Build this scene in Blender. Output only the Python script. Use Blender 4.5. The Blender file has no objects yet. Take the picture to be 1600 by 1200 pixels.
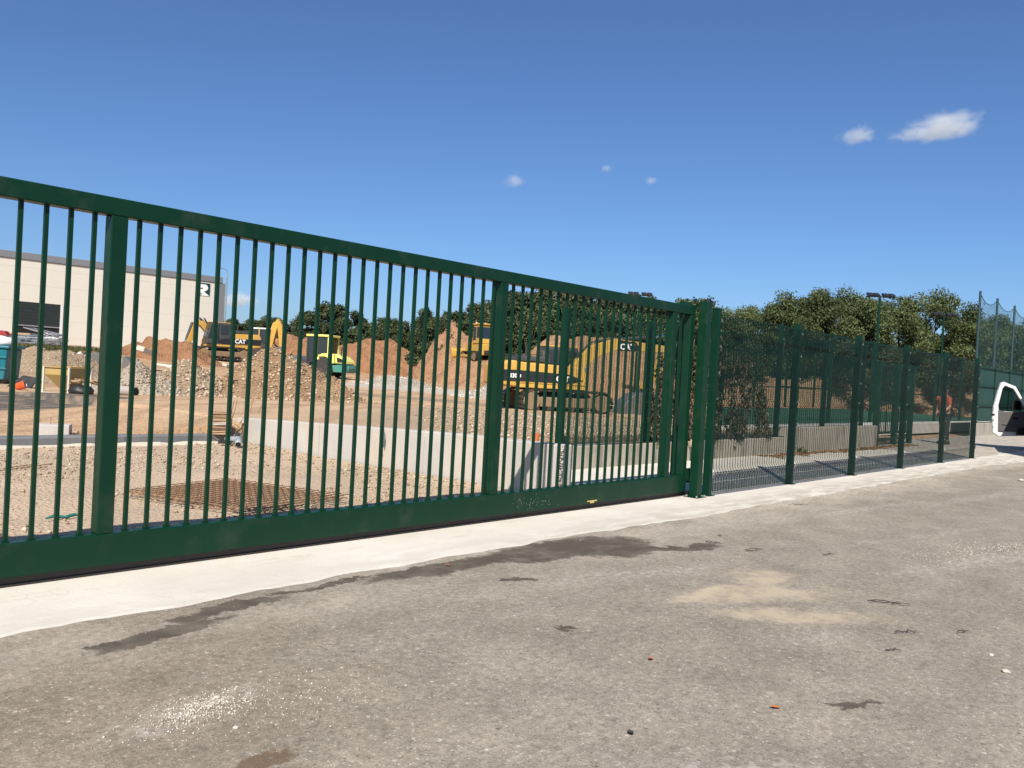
import bpy, bmesh, math, random
import numpy as np
from mathutils import Vector, Matrix, noise, Euler

R = math.radians
scene = bpy.context.scene
C = scene.collection
random.seed(7)
RNG = np.random.default_rng(11)

# ------------------------------------------------------------------ camera
# world: X runs along the gate and fence (to the right), Y away from the road, Z up
FPX = 1330.0                      # focal length in pixels of the 1600 px wide photograph
AZ, PITCH, ROLL, EYE = R(41.9), R(-0.7), R(3.15), 1.45
_f0 = Vector((math.cos(AZ), math.sin(AZ), 0)); _r0 = Vector((math.sin(AZ), -math.cos(AZ), 0)); _u0 = Vector((0, 0, 1))
FW = math.cos(PITCH) * _f0 + math.sin(PITCH) * _u0
UP0 = -math.sin(PITCH) * _f0 + math.cos(PITCH) * _u0
RT = math.cos(ROLL) * _r0 + math.sin(ROLL) * UP0
UP = -math.sin(ROLL) * _r0 + math.cos(ROLL) * UP0
cam_d = bpy.data.cameras.new('camera'); cam = bpy.data.objects.new('camera', cam_d); C.objects.link(cam)
m = Matrix((RT, UP, -FW)).transposed().to_4x4(); m.translation = (0, 0, EYE); cam.matrix_world = m
cam_d.sensor_width = 36; cam_d.lens = FPX / 1600 * 36; cam_d.clip_start = 0.1; cam_d.clip_end = 9000
scene.camera = cam

# ------------------------------------------------------------------ sky, sun, exposure
SUN_EL, SUN_AZ = R(43), math.atan2(-1.47, -2.10)      # the sun stands behind the camera, shadows run to +X +Y
world = bpy.data.worlds.new('World'); scene.world = world; world.use_nodes = True
wn = world.node_tree; bg = wn.nodes['Background']
sky = wn.nodes.new('ShaderNodeTexSky'); sky.sky_type = 'NISHITA'; sky.sun_disc = False
sky.sun_elevation = SUN_EL; sky.sun_rotation = math.pi / 2 - SUN_AZ
sky.air_density = 0.9; sky.dust_density = 0.95; sky.ozone_density = 10.0; sky.altitude = 100
wn.links.new(sky.outputs[0], bg.inputs[0]); bg.inputs[1].default_value = 0.077
sd = bpy.data.lights.new('sun', 'SUN'); sun = bpy.data.objects.new('sun', sd); C.objects.link(sun)
sd.energy = 4.2; sd.angle = R(0.5); sd.color = (1.0, 0.93, 0.82)
sv = Vector((math.cos(SUN_EL) * math.cos(SUN_AZ), math.cos(SUN_EL) * math.sin(SUN_AZ), math.sin(SUN_EL)))
sun.rotation_euler = sv.to_track_quat('Z', 'Y').to_euler()
vs = scene.view_settings; vs.view_transform = 'Standard'; vs.look = 'None'; vs.gamma = 1; vs.use_curve_mapping = False
vs.exposure = 0.68
scene.cycles.volume_bounces = 2; scene.cycles.transparent_max_bounces = 24; scene.cycles.max_bounces = 6
scene.cycles.volume_step_rate = 2.0

# ------------------------------------------------------------------ helpers: surveying
def ray(px, py): return FW * FPX + RT * (px - 800) - UP * (py - 600)
def spot(px, py, z=0.0):                 # survey point on the level z seen at that picture position
    d = ray(px, py); return Vector((0, 0, EYE)) + d * ((z - EYE) / d.z)
def far(px, py, Z):                      # survey point at a depth of Z metres
    return Vector((0, 0, EYE)) + ray(px, py) * (Z / FPX)

# ------------------------------------------------------------------ helpers: materials
MATS = {}
class NT:
    def __init__(s, name):
        s.m = bpy.data.materials.new(name); s.m.use_nodes = True; s.t = s.m.node_tree; s.n = s.t.nodes; s.l = s.t.links
        s.b = s.n['Principled BSDF']; MATS[name] = s.m
    def new(s, k, **kw):
        n = s.n.new(k)
        for a, v in kw.items(): setattr(n, a, v)
        return n
    def put(s, sock, v):
        if isinstance(v, bpy.types.NodeSocket): s.l.new(v, sock)
        elif v is not None: sock.default_value = v
    def pos(s): return s.new('ShaderNodeNewGeometry').outputs['Position']
    def obj(s): return s.new('ShaderNodeTexCoord').outputs['Object']
    def noise(s, vec, scale, detail=4, rough=.55, out='Fac'):
        n = s.new('ShaderNodeTexNoise'); s.put(n.inputs['Vector'], vec); n.inputs['Scale'].default_value = scale
        n.inputs['Detail'].default_value = detail; n.inputs['Roughness'].default_value = rough; return n.outputs[out]
    def voro(s, vec, scale, out='Distance', feat='F1'):
        n = s.new('ShaderNodeTexVoronoi', feature=feat); s.put(n.inputs['Vector'], vec); n.inputs['Scale'].default_value = scale
        return n.outputs[out]
    def rng(s, v, a, b, c=0., d=1., smooth=True):
        n = s.new('ShaderNodeMapRange'); n.interpolation_type = 'SMOOTHSTEP' if smooth else 'LINEAR'
        s.put(n.inputs[0], v); 
        for i, q in enumerate((a, b, c, d)): n.inputs[i + 1].default_value = q
        return n.outputs[0]
    def math(s, op, a, b=None):
        n = s.new('ShaderNodeMath', operation=op); s.put(n.inputs[0], a)
        if b is not None: s.put(n.inputs[1], b)
        return n.outputs[0]
    def vmath(s, op, a, b=None, out=0):
        n = s.new('ShaderNodeVectorMath', operation=op); s.put(n.inputs[0], a)
        if b is not None: s.put(n.inputs[1], b)
        return n.outputs[out]
    def mix(s, f, a, b, mode='MIX'):
        n = s.new('ShaderNodeMix', data_type='RGBA', blend_type=mode); s.put(n.inputs[0], f)
        for i, c in ((6, a), (7, b)):
            if isinstance(c, (tuple, list)): c = (*c[:3], 1)
            s.put(n.inputs[i], c)
        return n.outputs[2]
    def island(s): return s.new('ShaderNodeNewGeometry').outputs['Random Per Island']
    def ramp(s, f, stops):
        n = s.new('ShaderNodeValToRGB'); e = n.color_ramp.elements
        while len(e) < len(stops): e.new(0.5)
        for q, (p, c) in zip(e, stops): q.position = p; q.color = (*c, 1)
        s.put(n.inputs[0], f); return n.outputs[0]
    def bump(s, h, strength=.3, dist=.02):
        n = s.new('ShaderNodeBump'); n.inputs['Strength'].default_value = strength; n.inputs['Distance'].default_value = dist
        s.put(n.inputs['Height'], h); s.l.new(n.outputs[0], s.b.inputs['Normal'])
    def blob(s, p, cx, cy, rx, ry, ang, soft=.25, wob=.5, ns=2.2, seed=0):   # irregular stain mask, 1 inside
        v = s.vmath('SUBTRACT', p, (cx, cy, 0))
        r = s.new('ShaderNodeVectorRotate', rotation_type='Z_AXIS'); s.put(r.inputs['Vector'], v); r.inputs['Angle'].default_value = -ang
        q = s.vmath('MULTIPLY', r.outputs[0], (1 / rx, 1 / ry, 0))
        L = s.vmath('LENGTH', q, out=1)
        nz = s.noise(s.vmath('ADD', p, (seed * 3.7, seed * 1.3, 0)), ns, 5, .6)
        L = s.math('ADD', L, s.math('MULTIPLY', s.math('SUBTRACT', nz, .5), wob * 2))
        return s.rng(L, 1 - soft, 1 + soft, 1, 0)

def plain(name, col, rough=.5, metal=0., var=.12, scale=6., bump=0., dirt=None, dirt_amt=.4, dscale=2.5, coat=0., spec=.5):
    t = NT(name); o = t.obj(); n = t.noise(o, scale, 5)
    a = tuple(c * (1 - var) for c in col); b = tuple(min(1, c * (1 + var)) for c in col)
    c = t.mix(n, a, b)
    if dirt:
        dn = t.rng(t.noise(o, dscale, 6, .65), .5, .72); c = t.mix(t.math('MULTIPLY', dn, dirt_amt), c, dirt)
    t.put(t.b.inputs['Base Color'], c); t.b.inputs['Metallic'].default_value = metal
    t.put(t.b.inputs['Roughness'], t.rng(n, .3, .7, max(.05, rough - .08), min(1, rough + .08)))
    t.b.inputs['Specular IOR Level'].default_value = spec
    if coat: t.b.inputs['Coat Weight'].default_value = coat
    if bump: t.bump(t.noise(o, scale * 6, 4), bump, .01)
    return t.m

M = MATS
plain('gate_paint', (.0030, .0300, .0145), .40, 0, .14, 3, dirt=(.05, .065, .042), dirt_amt=.28, dscale=3.5, spec=.22)
plain('fence_paint', (.003, .029, .016), .45, 0, .10, 4, spec=.2)
plain('wire_paint', (.003, .020, .014), .55, 0, .05, 4, spec=.15)
plain('galv', (.45, .46, .47), .4, .7, .1, 12)
plain('rail_steel', (.05, .045, .042), .5, .6, .3, 10)
plain('tape', (.55, .42, .14), .5, 0, .1)
plain('yellow', (.53, .31, .055), .55, 0, .10, 3, dirt=(.40, .28, .16), dirt_amt=.65, dscale=2.0)
plain('yellow_worn', (.50, .29, .05), .55, 0, .15, 4, dirt=(.16, .10, .06), dirt_amt=.8, dscale=3)
plain('machine_grey', (.045, .048, .052), .5, 0, .1, 5, dirt=(.2, .15, .1), dirt_amt=.3)
plain('decal_black', (.014, .015, .018), .45)
plain('decal_white', (.8, .8, .78), .5)
plain('steel_dark', (.06, .052, .045), .5, .5, .3, 5, dirt=(.25, .17, .1), dirt_amt=.7)
plain('steel_bucket', (.16, .15, .145), .45, .4, .2, 4, dirt=(.3, .2, .12), dirt_amt=.6)
plain('track_dirt', (.20, .135, .08), .8, 0, .3, 5, .3, dirt=(.30, .20, .06), dirt_amt=.5)
plain('chrome', (.7, .7, .72), .15, 1., .02)
plain('rubber', (.03, .028, .026), .75, 0, .2, 8, .2, dirt=(.25, .18, .12), dirt_amt=.6)
plain('hose', (.02, .02, .02), .6)
plain('roller_yellow', (.72, .68, .18), .45, 0, .05, 3, dirt=(.3, .25, .12), dirt_amt=.3)
plain('roller_teal', (.05, .22, .18), .5, 0, .1, 3, dirt=(.25, .2, .14), dirt_amt=.5)
plain('white_paint', (.66, .66, .65), .3, 0, .02, 3, coat=.5)
plain('van_trim', (.10, .092, .088), .65, 0, .08, 5)
plain('black_plastic', (.015, .015, .016), .5)
plain('teal_plastic', (.0, .13, .17), .4, 0, .1, 2, dirt=(.12, .16, .15), dirt_amt=.4)
plain('orange_plastic', (.75, .11, .03), .45, 0, .05)
plain('orange_pipe', (.48, .12, .04), .5, 0, .08)
plain('cone_red', (.25, .02, .02), .5)
plain('bag_white', (.72, .71, .68), .8, 0, .08, 4, .3)
plain('hopper_tan', (.42, .29, .10), .5, 0, .1, 3, dirt=(.35, .3, .25), dirt_amt=.5)
plain('wood', (.40, .27, .15), .8, 0, .25, 5, .2)
plain('board_tan', (.58, .40, .20), .75, 0, .08, 5)
plain('rust', (.27, .165, .095), .85, 0, .35, 20, .2)
plain('pvc_grey', (.28, .31, .34), .4, 0, .06)
plain('pipe_cream', (.62, .56, .46), .5, 0, .06)
plain('pipe_concrete', (.33, .30, .27), .85, 0, .12, 6, .2)
plain('kerb_grey', (.15, .155, .16), .85, 0, .12, 2.5, .15, dirt=(.3, .26, .2), dirt_amt=.35)
plain('mortar', (.50, .45, .37), .95, 0, .15, 14, .5)
plain('tarp_blue', (.10, .15, .20), .6, 0, .2)
plain('sheet_grey', (.12, .115, .11), .8, 0, .15, 6)
plain('bitumen_board', (.012, .012, .014), .7)
plain('rubble', (.52, .45, .37), .95, 0, .25, 5, .3)
plain('concrete_block', (.46, .43, .40), .9, 0, .10, 5, .2, dirt=(.3, .25, .2), dirt_amt=.4)
plain('wall_cream', (.63, .605, .525), .75, 0, .03, .6)
plain('wall_joint', (.49, .46, .405), .85)
plain('fascia_grey', (.22, .23, .24), .5, .2, .05)
plain('door_dark', (.018, .026, .024), .45, 0, .1)
plain('inside_shade', (.006, .006, .006), .9)  # near-black colour painted in for the shade inside openings
plain('logo_teal', (.008, .045, .052), .5)
plain('lamp_black', (.02, .02, .022), .5)
plain('cable_black', (.015, .014, .014), .6)
plain('bark', (.085, .065, .048), .95, 0, .3, 6, .5)
plain('net_rope', (.015, .045, .05), .7)
plain('strap', (.10, .14, .13), .7)
plain('plastic_green', (.02, .16, .13), .6)
plain('twig', (.06, .045, .035), .9)
plain('leaf_orange', (.50, .14, .03), .8, 0, .2, 60)
plain('paper', (.6, .58, .55), .8)
plain('skin', (.42, .24, .16), .6)
plain('orange_cloth', (.38, .08, .035), .85, 0, .1, 20)
plain('dark_cloth', (.02, .022, .028), .85, 0, .2, 20)
plain('hair', (.02, .014, .01), .7)
plain('boot', (.03, .022, .016), .7)

def glassy(name, col, rough=.08):
    t = NT(name); t.b.inputs['Base Color'].default_value = (*col, 1); t.b.inputs['Roughness'].default_value = rough
    t.b.inputs['Specular IOR Level'].default_value = .8
    t.put(t.b.inputs['Roughness'], t.rng(t.noise(t.obj(), 3), .3, .7, rough, rough + .1)); return t.m
glassy('glass_dark', (.018, .024, .028)); 
t = NT('glass_clear')
tr = t.new('ShaderNodeBsdfTransparent'); tr.inputs[0].default_value = (.55, .62, .60, 1); gl = t.new('ShaderNodeBsdfGlossy'); gl.inputs['Roughness'].default_value = .03
fr = t.new('ShaderNodeFresnel'); ms = t.new('ShaderNodeMixShader'); t.l.new(fr.outputs[0], ms.inputs[0]); t.l.new(tr.outputs[0], ms.inputs[1]); t.l.new(gl.outputs[0], ms.inputs[2])
t.l.new(ms.outputs[0], t.n['Material Output'].inputs[0])
def veil(name, col, op):
    t = NT(name); t.b.inputs['Base Color'].default_value = (*col, 1); t.b.inputs['Roughness'].default_value = .8
    t.put(t.b.inputs['Alpha'], t.rng(t.noise(t.obj(), 1.2, 4), .3, .7, max(0, op - .07), min(1, op + .07))); return t.m
veil('net_mesh', (.02, .07, .065), .36)
veil('screen_fabric', (.012, .062, .052), .86)

def leafy(name, stops, trans=.35):
    t = NT(name); c = t.ramp(t.island(), stops)
    big = t.rng(t.noise(t.pos(), .35, 3), .35, .7, .7, 1.25)
    hs = t.new('ShaderNodeHueSaturation'); t.put(hs.inputs['Value'], big); t.put(hs.inputs['Color'], c); c = hs.outputs[0]
    t.put(t.b.inputs['Base Color'], c); t.b.inputs['Roughness'].default_value = .6; t.b.inputs['Specular IOR Level'].default_value = .25
    tl = t.new('ShaderNodeBsdfTranslucent'); t.put(tl.inputs[0], c)
    ms = t.new('ShaderNodeMixShader'); ms.inputs[0].default_value = trans
    t.l.new(t.b.outputs[0], ms.inputs[1]); t.l.new(tl.outputs[0], ms.inputs[2]); t.l.new(ms.outputs[0], t.n['Material Output'].inputs[0]); return t.m
leafy('leaf_locust', [(0, (.055, .080, .026)), (.5, (.108, .138, .052)), (1, (.18, .21, .098))])
leafy('leaf_dark', [(0, (.045, .064, .026)), (.6, (.092, .116, .050)), (1, (.155, .18, .085))])
leafy('leaf_conifer', [(0, (.010, .020, .014)), (1, (.030, .045, .028))], .1)
leafy('leaf_ivy', [(0, (.035, .036, .022)), (.45, (.075, .065, .042)), (.75, (.14, .105, .065)), (.92, (.06, .085, .035)), (1, (.30, .26, .20))], .2)
leafy('leaf_litter', [(0, (.20, .09, .035)), (.5, (.33, .16, .06)), (1, (.48, .30, .14))], .1)
leafy('grass_blade', [(0, (.05, .075, .022)), (.6, (.10, .115, .038)), (1, (.24, .20, .09))], .25)
def stony(name, stops):
    t = NT(name); c = t.ramp(t.island(), stops); c = t.mix(t.math('MULTIPLY', t.noise(t.obj(), 40, 3), .35), c, (.30, .22, .14))
    t.put(t.b.inputs['Base Color'], c); t.b.inputs['Roughness'].default_value = .95; return t.m
stony('stones_tan', [(0, (.20, .14, .09)), (.5, (.40, .30, .20)), (.85, (.52, .42, .30)), (1, (.64, .57, .46))])
stony('stones_brown', [(0, (.18, .11, .065)), (.5, (.38, .25, .15)), (.9, (.52, .40, .27)), (1, (.64, .57, .46))])
stony('stones_pale', [(0, (.38, .34, .29)), (.5, (.56, .51, .44)), (1, (.72, .69, .63))])

def earth(name, c1, c2, c3, sc=1.5):
    t = NT(name); p = t.pos()
    a = t.mix(t.rng(t.noise(p, sc, 8, .62), .35, .68), c1, c2)
    a = t.mix(t.rng(t.noise(p, sc * 5, 6, .6), .55, .75), a, c3)
    sp = t.voro(p, 9); a = t.mix(t.rng(sp, .05, .16, .55, 0), a, tuple(min(1, q * 1.35) for q in c3))
    t.put(t.b.inputs['Base Color'], a); t.b.inputs['Roughness'].default_value = .97; t.b.inputs['Specular IOR Level'].default_value = .15
    t.bump(t.math('ADD', t.math('ADD', t.noise(p, 1.1, 9, .72), t.noise(p, 4.5, 8, .7)), t.math('MULTIPLY', t.voro(p, 9), .35)), 1.0, .22); return t.m
earth('earth_orange', (.42, .245, .14), (.33, .18, .10), (.48, .32, .20))
earth('earth_brown', (.41, .275, .165), (.32, .20, .115), (.50, .37, .24), 1.2)
earth('earth_red', (.37, .195, .105), (.27, .135, .07), (.44, .27, .16))
earth('gravel_tan', (.43, .33, .225), (.35, .26, .17), (.54, .45, .33), 2)
earth('gravel_pale', (.50, .44, .36), (.42, .36, .28), (.60, .55, .47), 2)

# ---- ground of the building site: trodden sandy earth with an old asphalt patch and pale gravel tracks
t = NT('site_soil'); p = t.pos()
sand, orange, tan = (.54, .385, .245), (.47, .295, .165), (.46, .37, .265)
a = t.mix(t.rng(t.noise(p, .09, 6, .6), .38, .62), sand, orange)
st = t.vmath('MULTIPLY', p, (.25, 1.6, 1)); a = t.mix(t.rng(t.noise(st, .9, 6, .6), .48, .66, 0, .75), a, (.33, .205, .12))
rut = t.new('ShaderNodeTexWave'); rut.inputs['Scale'].default_value = .22; rut.inputs['Distortion'].default_value = 9; rut.inputs['Detail'].default_value = 4; rut.inputs['Detail Scale'].default_value = .6
rv = t.new('ShaderNodeVectorRotate', rotation_type='Z_AXIS'); t.put(rv.inputs['Vector'], p); rv.inputs['Angle'].default_value = .9; t.l.new(rv.outputs[0], rut.inputs['Vector'])
a = t.mix(t.rng(rut.outputs['Fac'], .78, .95, 0, .4), a, (.30, .185, .11))
a = t.mix(t.rng(t.noise(p, 3, 8, .65), .52, .75, 0, .45), a, (.58, .46, .33))
peb = t.blob(p, 14.5, 13.2, 6.5, 3.4, .62, .25, .35, .5); a = t.mix(t.math('MULTIPLY', peb, .8), a, t.mix(t.rng(t.voro(p, 14), .1, .45), (.56, .47, .35), (.36, .27, .18)))
pale = t.blob(p, 36, 36, 4.2, 10, .62, .3, .5, .3, 3); a = t.mix(t.math('MULTIPLY', pale, .7), a, (.50, .47, .42))
asp = t.blob(p, 6.5, 22.6, 3.6, 3.1, .35, .08, .16, .7, 5); a = t.mix(t.math('MULTIPLY', asp, t.rng(t.noise(p, 2.2, 6), .3, .6, .55, 1)), a, (.105, .098, .09))
wet = t.blob(p, 27, 28, 1.4, 6.5, .75, .4, .6, .5, 9); a = t.mix(t.math('MULTIPLY', wet, .55), a, (.20, .16, .125))
grn = t.rng(t.vmath('LENGTH', p, out=1), 95, 130); a = t.mix(grn, a, (.07, .09, .035))
t.put(t.b.inputs['Base Color'], a); t.b.inputs['Roughness'].default_value = .97; t.b.inputs['Specular IOR Level'].default_value = .15
t.bump(t.math('ADD', t.math('ADD', t.noise(p, 2.5, 9, .7), t.math('MULTIPLY', rut.outputs['Fac'], -.5)), t.math('MULTIPLY', t.voro(p, 16), .25)), .8, .12)
# ---- yard behind the gate
t = NT('yard_gravel'); p = t.pos()
a = t.mix(t.rng(t.noise(p, .6, 6, .6), .35, .65), (.49, .375, .26), (.41, .315, .22))
v = t.voro(p, 26, 'Color'); a = t.mix(t.rng(t.voro(p, 26), .1, .5, .55, 0), a, t.mix(.6, (.52, .44, .34), v, 'SOFT_LIGHT'))
a = t.mix(t.rng(t.noise(p, 30, 4), .58, .75, 0, .5), a, (.24, .18, .13))
t.put(t.b.inputs['Base Color'], a); t.b.inputs['Roughness'].default_value = .97; t.b.inputs['Specular IOR Level'].default_value = .15
t.bump(t.math('ADD', t.voro(p, 26), t.noise(p, 9, 6)), .6, .03)
# ---- dusty asphalt with stains
t = NT('dusty_asphalt'); p0 = p = t.pos()
wv = t.vmath('SUBTRACT', t.noise(p0, 1.6, 5, .6, 'Color'), (.5, .5, .5)); wv2 = t.vmath('SUBTRACT', t.noise(p0, 9, 5, .7, 'Color'), (.5, .5, .5))
PW = t.vmath('ADD', t.vmath('ADD', p0, t.vmath('MULTIPLY', wv, (.75, .45, 0))), t.vmath('MULTIPLY', wv2, (.34, .20, 0)))
wv3 = t.vmath('SUBTRACT', t.noise(p0, 40, 5, .7, 'Color'), (.5, .5, .5)); PW = t.vmath('ADD', PW, t.vmath('MULTIPLY', wv3, (.10, .07, 0)))
a = t.mix(t.rng(t.noise(p, .35, 6, .6), .35, .68), (.262, .226, .178), (.318, .277, .222))
a = t.mix(t.rng(t.noise(p, 1.7, 7, .62), .52, .74, 0, .55), a, (.345, .302, .245))
brn = t.blob(p, .6, 3.4, 2.2, 1.3, .3, .5, .4, .9, 2); a = t.mix(t.math('MULTIPLY', brn, .55), a, (.240, .190, .135))
sx = t.vmath('MULTIPLY', p, (.22, 1.5, 1)); a = t.mix(t.rng(t.noise(sx, 1.1, 7, .62), .57, .72, 0, .5), a, (.32, .29, .25))
a = t.mix(t.rng(t.noise(p, 70, 3, .6), .35, .75, 0, .45), a, (.125, .112, .098))
for sc_, lo, hi, kl, kd in ((120, .80, .16, .62, .75), (62, .875, .10, .72, .75), (34, .955, .04, .75, .7)):
    rc = t.new('ShaderNodeSeparateColor'); t.l.new(t.voro(p, sc_, 'Color'), rc.inputs[0]); cell = t.rng(t.voro(p, sc_), .18, .42, 1, 0)
    a = t.mix(t.math('MULTIPLY', cell, t.rng(rc.outputs[0], lo, lo + .03, 0, kl)), a, (.54, .50, .45))
    a = t.mix(t.math('MULTIPLY', cell, t.rng(rc.outputs[1], hi - .03, hi, kd, 0)), a, (.085, .075, .065))
dust = t.math('MULTIPLY', t.rng(t.noise(t.vmath('MULTIPLY', p, (.5, 1, 1)), 1.3, 7, .65), .40, .62), t.rng(t.vmath('DOT_PRODUCT', p, (.02, 1, 0), 1), 3.3, 4.9))
a = t.mix(t.math('MULTIPLY', dust, .75), a, (.39, .345, .285))
edge = t.math('MULTIPLY', t.rng(t.vmath('DOT_PRODUCT', p, (1, 0, 0), 1), 6.5, 10.5), t.math('MULTIPLY', t.rng(t.vmath('DOT_PRODUCT', p, (-.008, 1, 0), 1), 3.7, 4.65), t.rng(t.noise(t.vmath('MULTIPLY', p, (.5, 1.3, 1)), 2.6, 8, .7), .30, .58, .25, 1)))
a = t.mix(t.math('MULTIPLY', edge, .9), a, (.44, .395, .33))
hs = t.new('ShaderNodeHueSaturation'); t.put(hs.inputs['Color'], a); t.put(hs.inputs['Value'], t.math('MULTIPLY', t.rng(t.noise(p, 22, 9, .78), .30, .70, .58, 1.40, False), t.rng(t.noise(p, 2.3, 8, .7), .3, .7, .80, 1.20, False))); a = hs.outputs[0]
dk = [(4.35, 4.48, .65, .16, .05, 1), (5.45, 4.44, .80, .24, -.05, 2), (6.05, 4.26, .55, .38, -.3, 3), (6.5, 3.86, .55, .12, -.45, 4), (6.93, 3.74, .2, .10, -.3, 5), (3.35, 4.55, .45, .045, .03, 15),
      (2.1, 4.22, .40, .10, .12, 6), (2.62, 4.42, .36, .09, .1, 7), (4.09, 1.42, .15, .05, -.75, 8), (3.88, 2.98, .07, .05, 0, 9), (4.62, 3.88, .12, .05, -.6, 10)]
for cx, cy, rx, ry, an, sdv in dk:
    mk = t.blob(PW, cx, cy, rx, ry, an, .14, .42, 5.5, sdv); a = t.mix(t.math('MULTIPLY', mk, t.rng(t.noise(p, 5.5, 8, .7), .3, .62, .66, 1.0)), a, (.088, .072, .055))
mk = t.blob(PW, 1.72, 2.66, .2, .07, .1, .2, .4, 6, 11); a = t.mix(t.math('MULTIPLY', mk, .8), a, (.13, .085, .05))
for cx, cy, rx, ry, an, sdv in [(5.65, 2.62, .55, .20, -.55, 12), (6.10, 2.86, .25, .16, .2, 13), (5.2, 2.92, .36, .06, -.1, 14), (5.30, 2.25, .50, .16, -.75, 16)]:
    mk = t.blob(PW, cx, cy, rx, ry, an, .45, .65, 5.0, sdv); a = t.mix(t.math('MULTIPLY', mk, t.rng(t.noise(p, 6, 6, .65), .3, .6, .3, .8)), a, (.46, .385, .275))
for cx, cy, rx, ry, an, sdv, k in [(1.76, 3.24, .24, .11, .1, 17, .8), (8.4, 1.9, 1.2, .12, -.25, 18, .7), (11.2, 3.7, 1.3, .10, -.12, 19, .7), (3.1, 1.35, .45, .09, -.95, 20, .55), (9.7, 2.6, 1.6, .05, -.25, 21, .5), (14, 3.2, 2.2, .12, -.1, 22, .6), (5.6, 3.45, .9, .10, -.2, 23, .6)]:
    mk = t.blob(PW, cx, cy, rx, ry, an, .7, .8, 4.5, sdv); a = t.mix(t.math('MULTIPLY', t.math('MULTIPLY', mk, k), t.rng(t.noise(p, 16, 6, .7), .45, .62)), a, (.46, .43, .38))
t.put(t.b.inputs['Base Color'], a); t.put(t.b.inputs['Roughness'], .93); t.b.inputs['Specular IOR Level'].default_value = .2
t.bump(t.math('ADD', t.voro(p, 150), t.math('MULTIPLY', t.noise(p, 90, 4), .6)), .30, .005)
# ---- pale concrete apron
t = NT('pale_concrete'); p = t.pos()
a = t.mix(t.rng(t.noise(p, .8, 7, .6), .35, .68), (.58, .54, .475), (.66, .62, .555))
a = t.mix(t.rng(t.noise(t.vmath('MULTIPLY', p, (.5, 2, 1)), 2.5, 7, .65), .55, .75, 0, .5), a, (.42, .37, .30))
a = t.mix(t.rng(t.noise(p, 45, 4), .62, .75, 0, .4), a, (.34, .30, .25))
a = t.mix(t.rng(t.voro(p, 11), .012, .03, .8, 0), a, (.12, .10, .08))
a = t.mix(t.math('MULTIPLY', t.rng(t.noise(t.vmath('MULTIPLY', p, (.6, 1.6, 1)), 3.2, 7, .65), .38, .6), t.rng(t.vmath('DOT_PRODUCT', p, (-.018, 1, 0), 1), 5.30, 4.50, .0, .92)), a, t.mix(t.rng(t.vmath('DOT_PRODUCT', p, (1, 0, 0), 1), 3, 11), (.54, .495, .43), (.42, .375, .315)))
crk = t.math('ABSOLUTE', t.math('SUBTRACT', t.noise(p, 1.1, 3), .5)); a = t.mix(t.rng(crk, .001, .005, .16, 0), a, (.33, .28, .22))
t.put(t.b.inputs['Base Color'], a); t.b.inputs['Roughness'].default_value = .92; t.b.inputs['Specular IOR Level'].default_value = .25
t.bump(t.noise(p, 30, 6), .2, .01)
def wallmat(name, c1, c2, stain, sx=1.2):
    t = NT(name); p = t.pos()
    a = t.mix(t.rng(t.noise(p, 1.4, 7, .6), .35, .68), c1, c2)
    v = t.vmath('MULTIPLY', p, (sx * 2.2, sx * 2.2, .5)); a = t.mix(t.rng(t.noise(v, 1.6, 7, .65), .45, .7, 0, .85), a, stain)
    a = t.mix(t.rng(t.noise(p, 26, 4), .6, .75, 0, .35), a, tuple(q * .6 for q in c1))
    t.put(t.b.inputs['Base Color'], a); t.b.inputs['Roughness'].default_value = .93; t.bump(t.noise(p, 22, 6), .3, .012); return t.m
wallmat('new_concrete', (.43, .41, .375), (.50, .475, .43), (.47, .405, .32), .4)
wallmat('old_concrete', (.41, .37, .31), (.34, .305, .25), (.17, .145, .115))
t = NT('turf'); p = t.pos(); a = t.mix(t.noise(p, 2, 6), (.018, .085, .045), (.03, .12, .065)); t.put(t.b.inputs['Base Color'], a); t.b.inputs['Roughness'].default_value = .95; t.bump(t.noise(p, 60, 3), .4, .01)
t = NT('cloud_volume')
for n_ in list(t.n):
    if n_.type == 'BSDF_PRINCIPLED': t.n.remove(n_)
o = t.obj(); pv = t.new('ShaderNodeVolumePrincipled')
L = t.vmath('LENGTH', o, out=1)
rnd = t.new('ShaderNodeObjectInfo').outputs['Random']
off = t.vmath('ADD', t.vmath('MULTIPLY', o, (2.6, 2.6, 1.3)), t.vmath('SCALE', (31., 17., 5.)))
cmb = t.new('ShaderNodeCombineXYZ'); t.put(cmb.inputs[0], t.math('MULTIPLY', rnd, 50.)); t.put(cmb.inputs[1], t.math('MULTIPLY', rnd, 23.))
off = t.vmath('ADD', off, cmb.outputs[0])
nz = t.noise(off, 1.1, 6, .62)
d = t.math('SUBTRACT', t.math('ADD', t.math('MULTIPLY', nz, 1.5), -.28), L)
cl_density = t.rng(d, -.18, .34, 0, .030)
t.put(pv.inputs['Density'], cl_density); pv.inputs['Color'].default_value = (.98, .98, 1, 1); pv.inputs['Anisotropy'].default_value = .0
t.l.new(pv.outputs[0], t.n['Material Output'].inputs['Volume'])

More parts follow.
